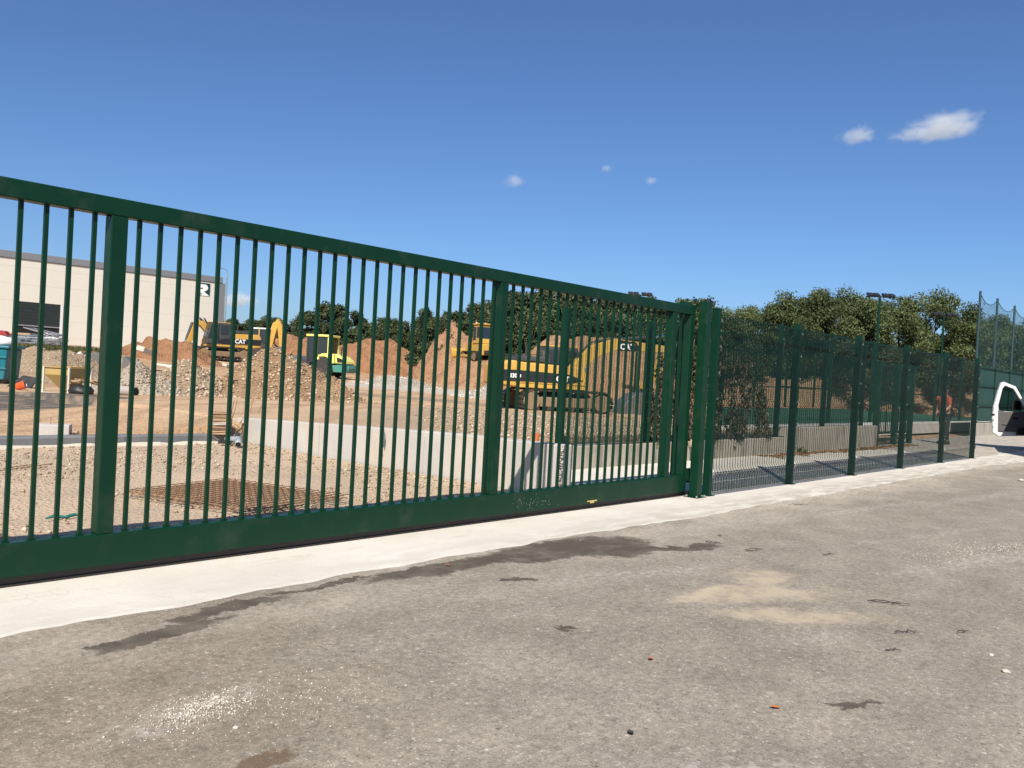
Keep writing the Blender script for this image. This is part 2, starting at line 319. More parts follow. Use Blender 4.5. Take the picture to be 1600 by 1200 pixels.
# ------------------------------------------------------------------ helpers: geometry
class MB:
    def __init__(s): s.v = []; s.f = []
    def add(s, vs, fs):
        o = len(s.v); s.v += [tuple(q) for q in vs]; s.f += [tuple(i + o for i in f) for f in fs]; return s
    def box(s, x0, x1, y0, y1, z0, z1):
        return s.add([(x0, y0, z0), (x1, y0, z0), (x1, y1, z0), (x0, y1, z0), (x0, y0, z1), (x1, y0, z1), (x1, y1, z1), (x0, y1, z1)],
                     [(0, 3, 2, 1), (4, 5, 6, 7), (0, 1, 5, 4), (1, 2, 6, 5), (2, 3, 7, 6), (3, 0, 4, 7)])
    def obox(s, c, size, rot):                       # box turned about its centre
        r = Euler(rot).to_matrix(); c = Vector(c); hx, hy, hz = (q / 2 for q in size)
        vs = [c + r @ Vector((a * hx, b * hy, d * hz)) for d in (-1, 1) for a, b in ((-1, -1), (1, -1), (1, 1), (-1, 1))]
        return s.add(vs, [(0, 3, 2, 1), (4, 5, 6, 7), (0, 1, 5, 4), (1, 2, 6, 5), (2, 3, 7, 6), (3, 0, 4, 7)])
    def prism(s, prof, y0, y1, ax='y'):              # outline in (x, z), swept along y
        n = len(prof)
        if ax == 'y': vs = [(a, y0, b) for a, b in prof] + [(a, y1, b) for a, b in prof]
        elif ax == 'x': vs = [(y0, a, b) for a, b in prof] + [(y1, a, b) for a, b in prof]
        else: vs = [(a, b, y0) for a, b in prof] + [(a, b, y1) for a, b in prof]
        area = sum(prof[i][0] * prof[(i + 1) % n][1] - prof[(i + 1) % n][0] * prof[i][1] for i in range(n))
        fs = [tuple(range(n)), tuple(range(2 * n - 1, n - 1, -1))] + [(i, i + n, (i + 1) % n + n, (i + 1) % n) for i in range(n)]
        if (area < 0) == (ax == 'y'): fs = [tuple(reversed(f)) for f in fs]
        return s.add(vs, fs)
    def cyl(s, p0, p1, r0, r1=None, n=12, cap=True):
        r1 = r0 if r1 is None else r1; p0, p1 = Vector(p0), Vector(p1); d = (p1 - p0).normalized()
        a = d.orthogonal().normalized(); b = d.cross(a)
        vs = [p0 + (a * math.cos(q) + b * math.sin(q)) * r0 for q in (i * 2 * math.pi / n for i in range(n))] + \
             [p1 + (a * math.cos(q) + b * math.sin(q)) * r1 for q in (i * 2 * math.pi / n for i in range(n))]
        fs = [(i, (i + 1) % n, (i + 1) % n + n, i + n) for i in range(n)]
        if cap: fs += [tuple(range(n - 1, -1, -1)), tuple(range(n, 2 * n))]
        return s.add(vs, fs)
    def tube(s, pts, r, n=6):
        pts = [Vector(q) for q in pts]; vs = []; fs = []; a = None
        for i, q in enumerate(pts):
            d = (pts[min(i + 1, len(pts) - 1)] - pts[max(i - 1, 0)]).normalized()
            a = d.orthogonal().normalized() if a is None else (a - d * a.dot(d)).normalized()
            b = d.cross(a); rr = r[i] if isinstance(r, (list, tuple)) else r
            vs += [q + (a * math.cos(k * 2 * math.pi / n) + b * math.sin(k * 2 * math.pi / n)) * rr for k in range(n)]
            if i: fs += [((i - 1) * n + k, (i - 1) * n + (k + 1) % n, i * n + (k + 1) % n, i * n + k) for k in range(n)]
        fs += [tuple(range(n - 1, -1, -1)), tuple(range((len(pts) - 1) * n, len(pts) * n))]
        return s.add(vs, fs)
    def lathe(s, prof, n=20, c=(0, 0, 0), axis='z'):
        vs = []
        for r, h in prof:
            for k in range(n):
                q = k * 2 * math.pi / n
                w = (r * math.cos(q), r * math.sin(q), h) if axis == 'z' else (r * math.cos(q), h, r * math.sin(q))
                vs.append((w[0] + c[0], w[1] + c[1], w[2] + c[2]))
        fs = [(i * n + k, i * n + (k + 1) % n, (i + 1) * n + (k + 1) % n, (i + 1) * n + k) for i in range(len(prof) - 1) for k in range(n)]
        fs += [tuple(range(n - 1, -1, -1)), tuple(range((len(prof) - 1) * n, len(prof) * n))]
        if axis == 'y': fs = [tuple(reversed(f)) for f in fs]
        return s.add(vs, fs)
    def mesh(s, name):
        me = bpy.data.meshes.new(name); me.from_pydata(s.v, [], s.f); me.update(); return me
    def build(s, name, mat, parent=None, bevel=0, smooth=False, seg=2):
        return link(name, s.mesh(name), mat, parent, bevel, smooth, seg)

def link(name, me, mat, parent=None, bevel=0, smooth=False, seg=2):
    if mat is not None and not me.materials: me.materials.append(M[mat] if isinstance(mat, str) else mat)
    if smooth: me.shade_smooth()
    o = bpy.data.objects.new(name, me); C.objects.link(o)
    if parent is not None: o.parent = parent
    if bevel:
        b = o.modifiers.new('bevel', 'BEVEL'); b.width = bevel; b.segments = seg; b.limit_method = 'ANGLE'; b.angle_limit = R(35)
    return o
def npmesh(name, verts, quads):
    me = bpy.data.meshes.new(name); verts = np.asarray(verts, np.float32); quads = np.asarray(quads, np.int32); k = quads.shape[1]
    me.vertices.add(len(verts)); me.vertices.foreach_set('co', verts.ravel())
    me.loops.add(quads.size); me.loops.foreach_set('vertex_index', quads.ravel())
    me.polygons.add(len(quads)); me.polygons.foreach_set('loop_start', np.arange(len(quads), dtype=np.int32) * k)
    me.update(calc_edges=True); return me
def tag(o, label=None, cat=None, group=None, kind=None):
    if label: o['label'] = label
    if cat: o['category'] = cat
    if group: o['group'] = group
    if kind: o['kind'] = kind
    return o
def empty(name, loc=(0, 0, 0), rz=0, label=None, cat=None, group=None, rot=None):
    o = bpy.data.objects.new(name, None); C.objects.link(o); o.location = loc; o.rotation_euler = rot or (0, 0, rz); o.empty_display_size = .2
    return tag(o, label, cat, group)
def copy_tree(o, parent=None):
    c = o.copy(); C.objects.link(c)
    if parent is not None: c.parent = parent
    for ch in o.children: copy_tree(ch, c)
    return c
def part_copy(o, parent, loc=None, rot=None):
    c = o.copy(); C.objects.link(c); c.parent = parent
    if loc is not None: c.location = loc
    if rot is not None: c.rotation_euler = rot
    return c
def lettering(name, body, size, mat, parent, loc, rot, ext=.004, sx=1.0, bold=0.0):
    cu = bpy.data.curves.new('lettering', 'FONT'); cu.body = body; cu.size = size; cu.extrude = ext; cu.offset = bold; cu.align_x = 'CENTER'; cu.resolution_u = 3
    tmp = bpy.data.objects.new('tmp_text', cu); C.objects.link(tmp); bpy.context.view_layer.update()
    me = bpy.data.meshes.new_from_object(tmp.evaluated_get(bpy.context.evaluated_depsgraph_get())); me.materials.clear()
    bpy.data.objects.remove(tmp); bpy.data.curves.remove(cu)
    o = link(name, me, mat, parent); o.location = loc; o.rotation_euler = rot; o.scale = (sx, 1, 1); return o
def vn(x, y, z=0.0, s=1.0): return noise.noise(Vector((x * s, y * s, z)))
def fbm(x, y, s, oct=5, z=0.0): return noise.fractal(Vector((x * s, y * s, z)), 1.0, 2.0, oct)
def sstep(a, b, x):
    q = min(1, max(0, (x - a) / (b - a))); return q * q * (3 - 2 * q)

# ------------------------------------------------------------------ terrain
_W = [-400, 12, 18, 35, 49, 58, 90, 200, 3000]; _Z = [-.10, -.08, .10, .44, 1.35, 1.75, 2.0, 2.6, 3.0]
def hg(x, y):                               # height of the site ground
    if y < 6.0 or x < -60: 
        if y < 6.0: return -.06
    w = y - .45 * x; base = float(np.interp(w, _W, _Z))
    d = math.hypot(x - 8, y - 9)
    bump = .46 * (1 - sstep(9, 28, d)) - .1
    inside = y < 13.35 and x < 8.12
    if inside: return -.05 if (x > -14) else base
    if x < 8.12: bump = max(.10, bump * sstep(4.5, 9, x) + .10 * (1 - sstep(4.5, 9, x))) * (1 - sstep(16, 26, y))
    if y < 8.25: return -.06
    if x > 23.6 and y < 8.9: return -.06
    z = max(base, bump)
    return z + .05 * fbm(x, y, .35, 4) * sstep(13, 20, y)
def axis_lines(lo, hi, step, outer, extra):
    a = list(np.arange(lo, hi + 1e-6, step)); q = hi; d = step
    while q < outer: d *= 1.35; q += d; a.append(q)
    q = lo; d = step
    while q > -outer: d *= 1.35; q -= d; a.append(q)
    return sorted(set([round(v, 3) for v in a] + extra))
gx = axis_lines(-6, 44, .4, 3500, [8.10, 8.14]); gy_ = axis_lines(4, 62, .4, 3500, [13.33, 13.37, 8.23, 8.27])
gv = [(x, y, hg(x, y)) for y in gy_ for x in gx]; nx = len(gx)
gq = [(j * nx + i, j * nx + i + 1, (j + 1) * nx + i + 1, (j + 1) * nx + i) for j in range(len(gy_) - 1) for i in range(nx - 1)]
tag(link('ground', npmesh('ground', gv, gq), 'site_soil', smooth=True), 'sandy orange earth of the building site reaching to the horizon', kind='structure')

# asphalt road in front, with a wavy feathered edge against the concrete
def strip_edge(x):
    return 4.66 + .06 * fbm(x, 0, .55, 4) + .05 * fbm(x, 3, 2.3, 4) + (.12 * math.sin((x - 1) * .45) if x < 9 else 0) * .6
mb = MB()
mb.add([(-60, -60, 0), (140, -60, 0), (140, 4.0, 0), (-60, 4.0, 0)], [(0, 1, 2, 3)])
mb.add([(-60, 4.0, 0), (23.2, 4.0, 0), (23.2, 5.6, 0), (-60, 5.6, 0)], [(0, 1, 2, 3)])
mb.add([(23.2, 4.0, 0), (140, 4.0, 0), (140, 8.9, 0), (23.2, 8.9, 0)], [(0, 1, 2, 3)])
tag(mb.build('asphalt_road', 'dusty_asphalt'), 'dusty grey asphalt road in front of the gate with dark stains', kind='structure')
mb = MB(); xs = np.arange(-14, 36, .06)
for i, x in enumerate(xs):
    e = strip_edge(x) - (0 if x < 21 else min(.35, (x - 21) * .08))
    yb = 6.02 if x < 8.22 else 8.09 if x < 23.15 else 5.45 + .12 * fbm(x, 9, .9, 4)
    mb.v += [(x, e - .02, .001), (x, e + .015, .006), (x, yb, .006)]
    if i: b = 3 * i; mb.f += [(b - 3, b, b + 1, b - 2), (b - 2, b + 1, b + 2, b - 1)]
tag(mb.build('concrete_apron', 'pale_concrete'), 'pale concrete apron running under the gate and fence', kind='structure')
mb = MB(); X = np.arange(-14, 8.13, .18); Y = np.arange(5.98, 13.40, .18)
for y in Y:
    for x in X: mb.v.append((x, y, -.012 + .030 * fbm(x, y, .8, 5) * sstep(6, 7.2, y) + .02 * sstep(12.4, 13.3, y)))
n = len(X); mb.f = [(j * n + i, j * n + i + 1, (j + 1) * n + i + 1, (j + 1) * n + i) for j in range(len(Y) - 1) for i in range(n - 1)]
tag(mb.build('yard_ground', 'yard_gravel', smooth=True), 'gravelly tan ground of the yard just behind the sliding gate', kind='structure')
def hy(x, y): return -.012 + .030 * fbm(x, y, .8, 5) * sstep(6, 7.2, y) + .02 * sstep(12.4, 13.3, y)

_oct = np.array([(1, 0, 0), (-1, 0, 0), (0, 1, 0), (0, -1, 0), (0, 0, 1), (0, 0, -1)], float)
_of = np.array([(0, 2, 4), (2, 1, 4), (1, 3, 4), (3, 0, 4), (2, 0, 5), (1, 2, 5), (3, 1, 5), (0, 3, 5)])
def stones(name, pts, sizes, mat, parent=None, label=None, cat=None):
    pts = np.asarray(pts); k = len(pts); sizes = np.asarray(sizes)[:, None, None]
    V = _oct[None] * (RNG.uniform(.55, 1.25, (k, 6, 1))) * sizes * np.array([1, .8, .6])
    an = RNG.uniform(0, 6.28, k); c, s = np.cos(an)[:, None], np.sin(an)[:, None]
    V = np.stack([V[..., 0] * c - V[..., 1] * s, V[..., 0] * s + V[..., 1] * c, V[..., 2]], -1) + pts[:, None, :]
    F = (_of[None] + (np.arange(k) * 6)[:, None, None]).reshape(-1, 3)
    return tag(link(name, npmesh(name, V.reshape(-1, 3), F), mat, parent), label, cat, kind='stuff')
pts = []; sz = []
while len(pts) < 9000:
    x, y = random.uniform(0, 8.0), random.uniform(6.1, 13.2)
    if random.random() < .35 + .9 * fbm(x, y, .5, 4) + .3 * sstep(11.8, 13, y) + .25 * sstep(6.5, 7.9, x):
        r = random.choice((.006, .008, .01, .013, .018, .027)) * random.uniform(.7, 1.3); pts.append((x, y, hy(x, y) + r * .3)); sz.append(r)
stones('yard_stones', pts, sz, 'stones_tan', label='loose stones scattered over the yard behind the gate', cat='stones')
pts = []; sz = []
while len(pts) < 5000:
    x, y = random.uniform(8.3, 27), random.uniform(8.4, 25)
    if y > 1.12 * x or y < .58 * x: continue
    if random.random() < (1 - sstep(6, 17, math.hypot(x - 8, y - 9))) * (1.0 - .6 * sstep(.95, 1.12, y / x)) + .04:
        r = random.choice((.010, .015, .02, .03, .04)) * random.uniform(.7, 1.4); pts.append((x, y, hg(x, y) + r * .3)); sz.append(r)
stones('bank_stones', pts, sz, 'stones_tan', label='loose pale stones above the light retaining wall', cat='stones')

# ------------------------------------------------------------------ earth heaps
def heap(name, cx, cy, rx, ry, h, rot, mat, label, seed, group=None, stone=None, nst=0, smax=.08, res=56, prof=1.35, rough=.16, flat=0., cat='earth heap'):
    base = hg(cx, cy); cr, sr = math.cos(rot), math.sin(rot)
    def zf(u, v):                       # u, v in heap units
        q = math.hypot(u, v)
        q = q * (1 + .22 * fbm(u * 1.1 + seed, v * 1.1, .9, 3))
        k = max(0., 1 - max(0, q - flat) / (1 - flat)); k = k ** prof if prof >= 1 else k
        k = k * (1 + rough * 1.8 * fbm(u + seed * 2, v, 2.2, 6)) + rough * .25 * fbm(u, v + seed, 5.5, 5) * min(1, k * 3)
        return k
    mb = MB()
    for j in range(res + 1):
        for i in range(res + 1):
            u, v = (i / res * 2 - 1) * 1.15, (j / res * 2 - 1) * 1.15; k = zf(u, v)
            x, y = cx + u * rx * cr - v * ry * sr, cy + u * rx * sr + v * ry * cr
            mb.v.append((x, y, min(base, hg(x, y)) - .12 + (h + .12) * k if k > 0.002 else hg(x, y) - .15))
    mb.f = [(j * (res + 1) + i, j * (res + 1) + i + 1, (j + 1) * (res + 1) + i + 1, (j + 1) * (res + 1) + i) for j in range(res) for i in range(res)]
    o = tag(mb.build(name, mat, smooth=True), label, cat, group)
    if nst:
        pts = []; sz = []
        while len(pts) < nst:
            u, v = random.uniform(-1.1, 1.1), random.uniform(-1.1, 1.1)
            if u * u + v * v > 1.2: continue
            k = zf(u, v); x, y = cx + u * rx * cr - v * ry * sr, cy + u * rx * sr + v * ry * cr
            z = max(min(base, hg(x, y)) - .12 + (h + .12) * k, hg(x, y)); r = smax * random.uniform(.2, 1) ** 2.2 + .012
            pts.append((x, y, z + r * .15)); sz.append(r)
        stones('loose_stones', pts, sz, stone, o)
    return o
VA = AZ - math.pi / 2                  # heading of the picture's left-to-right axis
p_ = far(428, 575, 30.5); heap('earth_heap', p_.x, p_.y, 2.95, 2.9, 1.92, VA, 'earth_brown', 'tall stony brown soil heap in front of the yellow backhoe', 1, stone='stones_brown', nst=3000, smax=.10, rough=.12, prof=1.1)
p_ = far(520, 600, 29.5); heap('earth_heap', p_.x, p_.y, 1.6, 1.5, .85, VA, 'earth_brown', 'low brown soil heap hiding the roller front drum', 2, stone='stones_brown', nst=1100, smax=.08, prof=1.15)
p_ = far(292, 600, 29.0); heap('earth_heap', p_.x, p_.y, 2.2, 2.0, 1.22, VA, 'gravel_tan', 'tan stony heap in front of the rear excavator', 3, stone='stones_tan', nst=2200, smax=.10, prof=1.15)
p_ = far(212, 600, 27.5); heap('earth_heap', p_.x, p_.y, 1.7, 1.6, 1.08, VA, 'gravel_pale', 'pale gravel heap beside the grey concrete pipe', 4, stone='stones_tan', nst=2200, smax=.07, prof=1.1)
p_ = far(85, 580, 31.0); heap('earth_heap', p_.x, p_.y, 3.4, 2.2, .95, VA, 'gravel_tan', 'sandy heap behind the yellow hopper', 5, stone='stones_tan', nst=800, smax=.06, prof=1.0, flat=.3)
p_ = far(262, 552, 60); heap('earth_heap', p_.x, p_.y, 4.2, 3, 1.0, VA, 'earth_red', 'reddish soil bank at the foot of the warehouse', 6, prof=1.0, flat=.5, rough=.3)
p_ = far(545, 560, 82); heap('earth_heap', p_.x, p_.y, 10.5, 4.5, 2.3, VA, 'earth_red', 'long red soil bank behind the roller', 7, prof=1.0, flat=.45, rough=.30, stone='stones_brown', nst=500, smax=.16)
p_ = far(440, 545, 86); heap('earth_heap', p_.x, p_.y, 6, 4, 1.9, VA, 'earth_red', 'orange soil bank behind the backhoe arm', 8, prof=1.0, flat=.5, rough=.3)
p_ = far(722, 575, 76); heap('earth_heap', p_.x, p_.y, 5.2, 5, 4.7, VA, 'earth_orange', 'steep orange soil mound behind the bulldozer', 9, prof=1.0, flat=.28, rough=.20, res=90, stone='stones_brown', nst=500, smax=.16)
p_ = far(750, 590, 70); heap('earth_heap', p_.x, p_.y, 4.6, 4.2, 2.1, VA, 'earth_orange', 'orange soil shelf carrying the bulldozer', 10, prof=1.0, flat=.5, rough=.08, stone='stones_brown', nst=600, smax=.14)
p_ = far(930, 588, 64); heap('earth_heap', p_.x, p_.y, 9.5, 5, 3.9, VA, 'earth_orange', 'long orange soil bank under the trees behind the large excavator', 11, prof=1.0, flat=.4, rough=.2, res=80)
p_ = far(1240, 612, 62); heap('earth_heap', p_.x, p_.y, 9.5, 4, 2.3, VA, 'earth_brown', 'dull brown soil bank behind the sports court', 12, prof=1.0, flat=.5, rough=.10)
p_ = far(1450, 620, 66); heap('earth_heap', p_.x, p_.y, 9, 4, 2.4, VA, 'earth_brown', 'dull brown soil bank behind the netting posts', 13, prof=1.0, flat=.5, rough=.10)
p_ = far(620, 592, 56); heap('gravel_heap', p_.x, p_.y, 2.9, 3.0, .55, VA, 'gravel_pale', 'flat spread of pale grey gravel right of the roller', 14, stone='stones_pale', nst=900, smax=.09, prof=1.0, flat=.2, cat='gravel')
p_ = far(765, 610, 46); heap('gravel_heap', p_.x, p_.y, 1.9, 2.2, .75, VA, 'gravel_pale', 'pale gravel heap behind the tail of the large excavator', 15, stone='stones_pale', nst=900, smax=.09, prof=1.0, cat='gravel')

# ------------------------------------------------------------------ sliding gate
GY0, GY1 = 5.55, 5.655
gate = empty('sliding_gate', (4, 5.6, 0), 0, 'long dark green sliding gate of square steel bars', 'gate')
def gpart(mb, name, mat, bevel=.006, parent=gate):
    o = mb.build(name, mat, parent, bevel); o.location = -parent.location if parent is gate else (0, 0, 0); return o
gx0, gx1 = -1.40, 9.62
def wp(mb, name, mat, bevel=.006, label=None):
    mb.v = [(x - 4, y - 5.6, z) for x, y, z in mb.v]; o = mb.build(name, mat, gate, bevel)
    if label: o['label'] = label
    return o
wp(MB().box(gx0, gx1, GY0, GY1, .068, .278), 'bottom_beam', 'gate_paint', .010)
wp(MB().box(gx0, gx1, GY0, GY1, 2.318, 2.432), 'top_rail', 'gate_paint', .008)
for x0 in (-1.36, 2.302, 5.962, 9.09, 9.51):
    w = .105 if x0 < 9 else .10
    wp(MB().box(x0, x0 + w, GY0 + .002, GY1 - .002, .2785, 2.3175), 'stile', 'gate_paint', .006)
bar_me = MB().box(-.0125, .0125, -.0125, .0125, .279, 2.3175).mesh('bar'); bar_me.materials.append(M['gate_paint'])
weld_me = MB().box(-.018, .018, -.018, .018, .2785, .288).mesh('weld'); weld_me.materials.append(M['gate_paint'])
bars = [2.215 - .142 * k for k in range(25)] + [2.50 + .142 * k for k in range(25)] + [6.187 + .142 * k for k in range(21)] + [9.35]
for i, x in enumerate(bars):
    if x < -1.24: continue
    b = bpy.data.objects.new('bar', bar_me); C.objects.link(b); b.parent = gate; b.location = (x - 4, .0, 0); b.rotation_euler = (0, 0, random.uniform(-.02, .02))
    w = bpy.data.objects.new('weld', weld_me); C.objects.link(w); w.parent = b
wp(MB().box(7.52, 7.70, GY0 - .004, GY0 - .001, .092, .104).box(7.575, 7.645, GY0 - .005, GY0 - .001, .074, .093), 'sticker', 'tape', 0, 'torn yellowish sticker on the lower beam')
spk = MB()
for _ in range(60):
    x, z, r = random.gauss(6.62, .16), random.gauss(.15, .035), random.uniform(.001, .0035); z = min(.26, max(.085, z)); spk.box(x - r, x + r * random.uniform(.5, 2), GY0 - .0012, GY0 - .0004, z - r, z + r)
wp(spk, 'paint_splashes', 'galv', 0, 'pale splashes on the lower beam')['kind'] = 'stuff'
tr = MB().box(-14, 9.9, 5.585, 5.62, .006, .022).box(-14, 9.9, 5.597, 5.608, .022, .060)
tag(tr.build('gate_track', 'rail_steel'), 'dark steel ground rail under the sliding gate', 'rail')
wp(MB().box(9.55, 9.60, GY1, GY1 + .04, .9, 1.15).cyl((9.2, GY0 - .002, 1.02), (9.2, GY0 - .018, 1.02), .014), 'lock', 'black_plastic', .003)

gp = empty('gate_guide_post', (9.70, 5.46, 0), 0, 'pair of green guide posts joined at the top at the gate end', 'gate post')
for y0 in (-.06, .235):
    MB().box(-.06, .06, y0, y0 + .12, .012, 2.50).build('post', 'gate_paint', gp, .006)
MB().box(-.04, .04, .0605, .2345, 2.40, 2.455).build('bridge', 'gate_paint', gp, .004)
MB().box(-.05, .05, .0605, .2345, 2.445, 2.452).build('roller_bracket', 'gate_paint', gp, .002)
for y0 in (-.11, .19): MB().box(-.14, .11, y0, y0 + .2, .006, .0118).build('base_plate', 'gate_paint', gp, .002)
for x, y in ((-.11, -.085), (-.11, .06), (.085, -.085), (.085, .06)):
    MB().cyl((x, y, .012), (x, y, .034), .013, n=6).build('bolt', 'galv', gp)
MB().box(.11, .40, .13, .23, .16, .34).build('stop_box', 'gate_paint', gp, .004)
MB().box(.0605, .1095, .14, .22, .19, .31).build('stop_arm', 'gate_paint', gp, .003)

# ------------------------------------------------------------------ welded mesh fences
def fold(z, folds):
    for f in folds:
        d = abs(z - f)
        if d < .06: return .035 * (1 - d / .06)
    return 0.
def panel_mesh(w, z0, z1, dv, dh, rv, rh, folds):
    mb = MB(); nv = int(round(w / dv)); ks = sorted(set([z0, z1] + [f + q for f in folds for q in (-.06, 0, .06)]))
    for i in range(nv + 1):
        x = i * w / nv
        for a, b in zip(ks, ks[1:]):
            ya, yb = -fold(a, folds), -fold(b, folds)
            vs = [(x - rv, ya - rv, a), (x + rv, ya - rv, a), (x + rv, ya + rv, a), (x - rv, ya + rv, a), (x - rv, yb - rv, b), (x + rv, yb - rv, b), (x + rv, yb + rv, b), (x - rv, yb + rv, b)]
            mb.add(vs, [(0, 1, 5, 4), (1, 2, 6, 5), (2, 3, 7, 6), (3, 0, 4, 7)])
    nh = int(round((z1 - z0) / dh))
    for j in range(nh + 1):
        z = z0 + j * (z1 - z0) / nh; y = -fold(z, folds) - rv
        vs = [(0, y - rh, z - rh), (w, y - rh, z - rh), (w, y + rh, z - rh), (0, y + rh, z - rh), (0, y - rh, z + rh), (w, y - rh, z + rh), (w, y + rh, z + rh), (0, y + rh, z + rh)]
        mb.add(vs, [(0, 1, 5, 4), (1, 2, 6, 5), (2, 3, 7, 6), (3, 0, 4, 7)])
    me = mb.mesh('mesh_panel'); me.materials.append(M['wire_paint']); return me
FY = 5.40
fpx = [9.98, 12.50, 15.05, 17.64, 20.36, 22.98]
fence = empty('mesh_fence', (9.98, FY, 0), 0, 'green welded mesh fence on posts running right from the gate', 'fence')
fold_z = [.30, 1.22, 2.12]
pm = panel_mesh(2.49, .05, 2.36, .0762, .0127, .0027, .0024, fold_z)
post_me = MB().box(-.035, .035, 0, .10, .004, 2.43).mesh('post'); post_me.materials.append(M['fence_paint'])
clip_me = MB().box(.037, .052, -.014, .004, -.014, .014).mesh('clip'); clip_me.materials.append(M['galv'])
plate_me = MB().box(-.08, .08, -.03, .13, .0062, .0115).mesh('base_plate'); plate_me.materials.append(M['fence_paint'])
cap_me = MB().box(-.038, .038, -.003, .103, 2.43, 2.442).mesh('cap'); cap_me.materials.append(M['fence_paint'])
for i, x in enumerate(fpx):
    p = bpy.data.objects.new('post', post_me); C.objects.link(p); p.parent = fence; p.location = (x - 9.98, 0, 0)
    for me, zz in [(plate_me, None), (cap_me, None)] + [(clip_me, .25 + .34 * k) for k in range(7)]:
        c = bpy.data.objects.new(me.name, me); C.objects.link(c); c.parent = p; c.location = (0, 0, zz or 0)
    if i < 5:
        q = bpy.data.objects.new('mesh_panel', pm); C.objects.link(q); q.parent = fence; q.location = (x - 9.98 + .036, -.008, 0); q.scale = ((fpx[i + 1] - x - .072) / 2.49, 1, 1); q['kind'] = 'stuff'

# ------------------------------------------------------------------ walls, kerb, court
rw = MB()
prof = [(6.35, .62), (8.2, .60), (10.5, .52), (13.6, .42)]
wm = MB()
for a, b in zip(prof, prof[1:]):
    pass
wm.prism([(6.35, -.1), (13.7, -.1), (13.7, .40), (10.5, .52), (8.2, .60), (6.35, .62)], 8.00, 8.26, 'x')
wob = empty('retaining_wall', (8.1, 10, 0), 0, 'light grey concrete retaining wall along the right side of the yard', 'wall')
wm.v = [(x - 8.1, y - 10, z) for x, y, z in wm.v]; wm.build('wall_body', 'new_concrete', wob, .012)
for yy in (8.75, 11.2):
    MB().box(-.104, -.099, yy - 10 - .006, yy - 10 + .006, .01, .50).build('construction_joint', 'old_concrete', wob)
re_p = [(8.0 + random.uniform(-.02, .05), 6.34 + random.uniform(-.02, .03), random.uniform(.0, .6)) for _ in range(150)]
stones('rough_edge', [(a - 8.1, b - 10, c) for a, b, c in re_p], [random.uniform(.012, .03) for _ in re_p], 'stones_pale', wob)
st = MB().tube([(7.985, 9.62, .55), (7.97, 9.63, .42), (7.96, 9.58, .36), (7.975, 9.66, .30), (7.96, 9.60, .20), (7.97, 9.63, .12)], .008, 5).tube([(7.98, 9.60, .50), (7.95, 9.55, .40), (7.965, 9.57, .28)], .011, 5)
tag(st.build('strap', 'strap'), 'loose grey strap hanging down the light retaining wall', 'strap')
lw = empty('low_wall', (17, 8.2, 0), 0, 'old stained low concrete wall behind the mesh fence, stepped up halfway', 'wall')
def lwp(name, x0, x1, y0, y1, z1):
    MB().box(x0 - 17, x1 - 17, y0 - 8.2, y1 - 8.2, -.05, z1).build(name, 'old_concrete', lw, .015)
lwp('low_section', 8.27, 18.20, 8.09, 8.36, .37); lwp('high_section', 18.205, 24.1, 8.085, 8.37, .575)
lw2 = MB().box(37.3, 75, 8.72, 8.97, -.05, .50)
tag(lw2.build('boundary_wall', 'old_concrete', None, .015), 'low concrete wall under the green screen behind the van', 'wall')
cb = MB(); pts = [(10.5, 8.12, .40)]
for k in range(1, 40): x = 10.5 + k * .2; pts.append((x, 8.12, .385 + .012 * fbm(x, 0, 1.1, 3) + (.03 if k < 4 else 0)))
pts += [(13.62 + 4.8, 8.06, .30)]
tag(MB().tube(pts, .011, 5).build('cable', 'cable_black'), 'black cable lying along the top of the stained low wall', 'cable')
kb = empty('kerb', (0, 13.36, 0), 0, 'dark grey concrete kerb across the back of the yard', 'kerb')
for k in range(8):
    x1 = 7.86 - k * 2.02
    o = MB().prism([(13.22 - 13.36, -.1), (13.5 - 13.36, -.1), (13.5 - 13.36, .165), (13.25 - 13.36, .165), (13.22 - 13.36, .145)], x1 - 2.01, x1, 'x').build('kerb_stone', 'kerb_grey', kb, .008)
hb = MB(); n = 120
for i in range(n + 1):
    x = -8 + 15.7 * i / n; w = max(.0, .09 + .11 * fbm(x, 0, 1.4, 4)); hb.v += [(x, 13.225, .02 + w * .35), (x, 13.225 - w, hy(x, 13.2) - .02)]
    if i: hb.f.append((2 * i - 2, 2 * i - 1, 2 * i + 1, 2 * i))
hb.build('mortar_haunch', 'mortar', kb).location = (0, -13.36, 0)

# sports court behind the low wall
ct = MB().add([(20.5, 10.9, .385), (54, 10.9, .385), (54, 20.5, .385), (38.5, 20.5, .385)], [(0, 1, 2, 3)])
tag(ct.build('sports_court', 'turf'), 'green artificial turf court behind the stained wall', kind='structure')
cb_ = MB()
for (a, b, c, d) in ((19.6, 54, 10.2, 10.9),):
    cb_.box(a, b, c, d, .0, .389)
tag(cb_.build('court_border', 'pale_concrete'), 'pale concrete border along the near edge of the court', kind='structure')
cf = empty('court_fence', (10.3, 8.2, 0), 0, 'second green mesh fence standing on the stained low wall', 'fence')
pm2 = panel_mesh(2.5, .0, 2.08, .0762, .0127, .0022, .0020, [.2, 1.0, 1.85])
cpx = [10.34, 12.80, 15.36, 18.02, 20.6, 23.2]
post2_me = MB().box(-.05, .05, -.05, .05, 0, 2.14).mesh('post'); post2_me.materials.append(M['fence_paint'])
for i, x in enumerate(cpx):
    zb = .371 if x < 18.1 else .576
    p = bpy.data.objects.new('post', post2_me); C.objects.link(p); p.parent = cf; p.location = (x - 10.3, .03, zb)
    if i < 5:
        q = bpy.data.objects.new('mesh_panel', pm2); C.objects.link(q); q.parent = cf; q.location = (x - 10.3 + .05, -.03, zb + .03 if i < 3 else .606); q.scale = ((cpx[i + 1] - x - .1) / 2.5, 1, 1); q['kind'] = 'stuff'
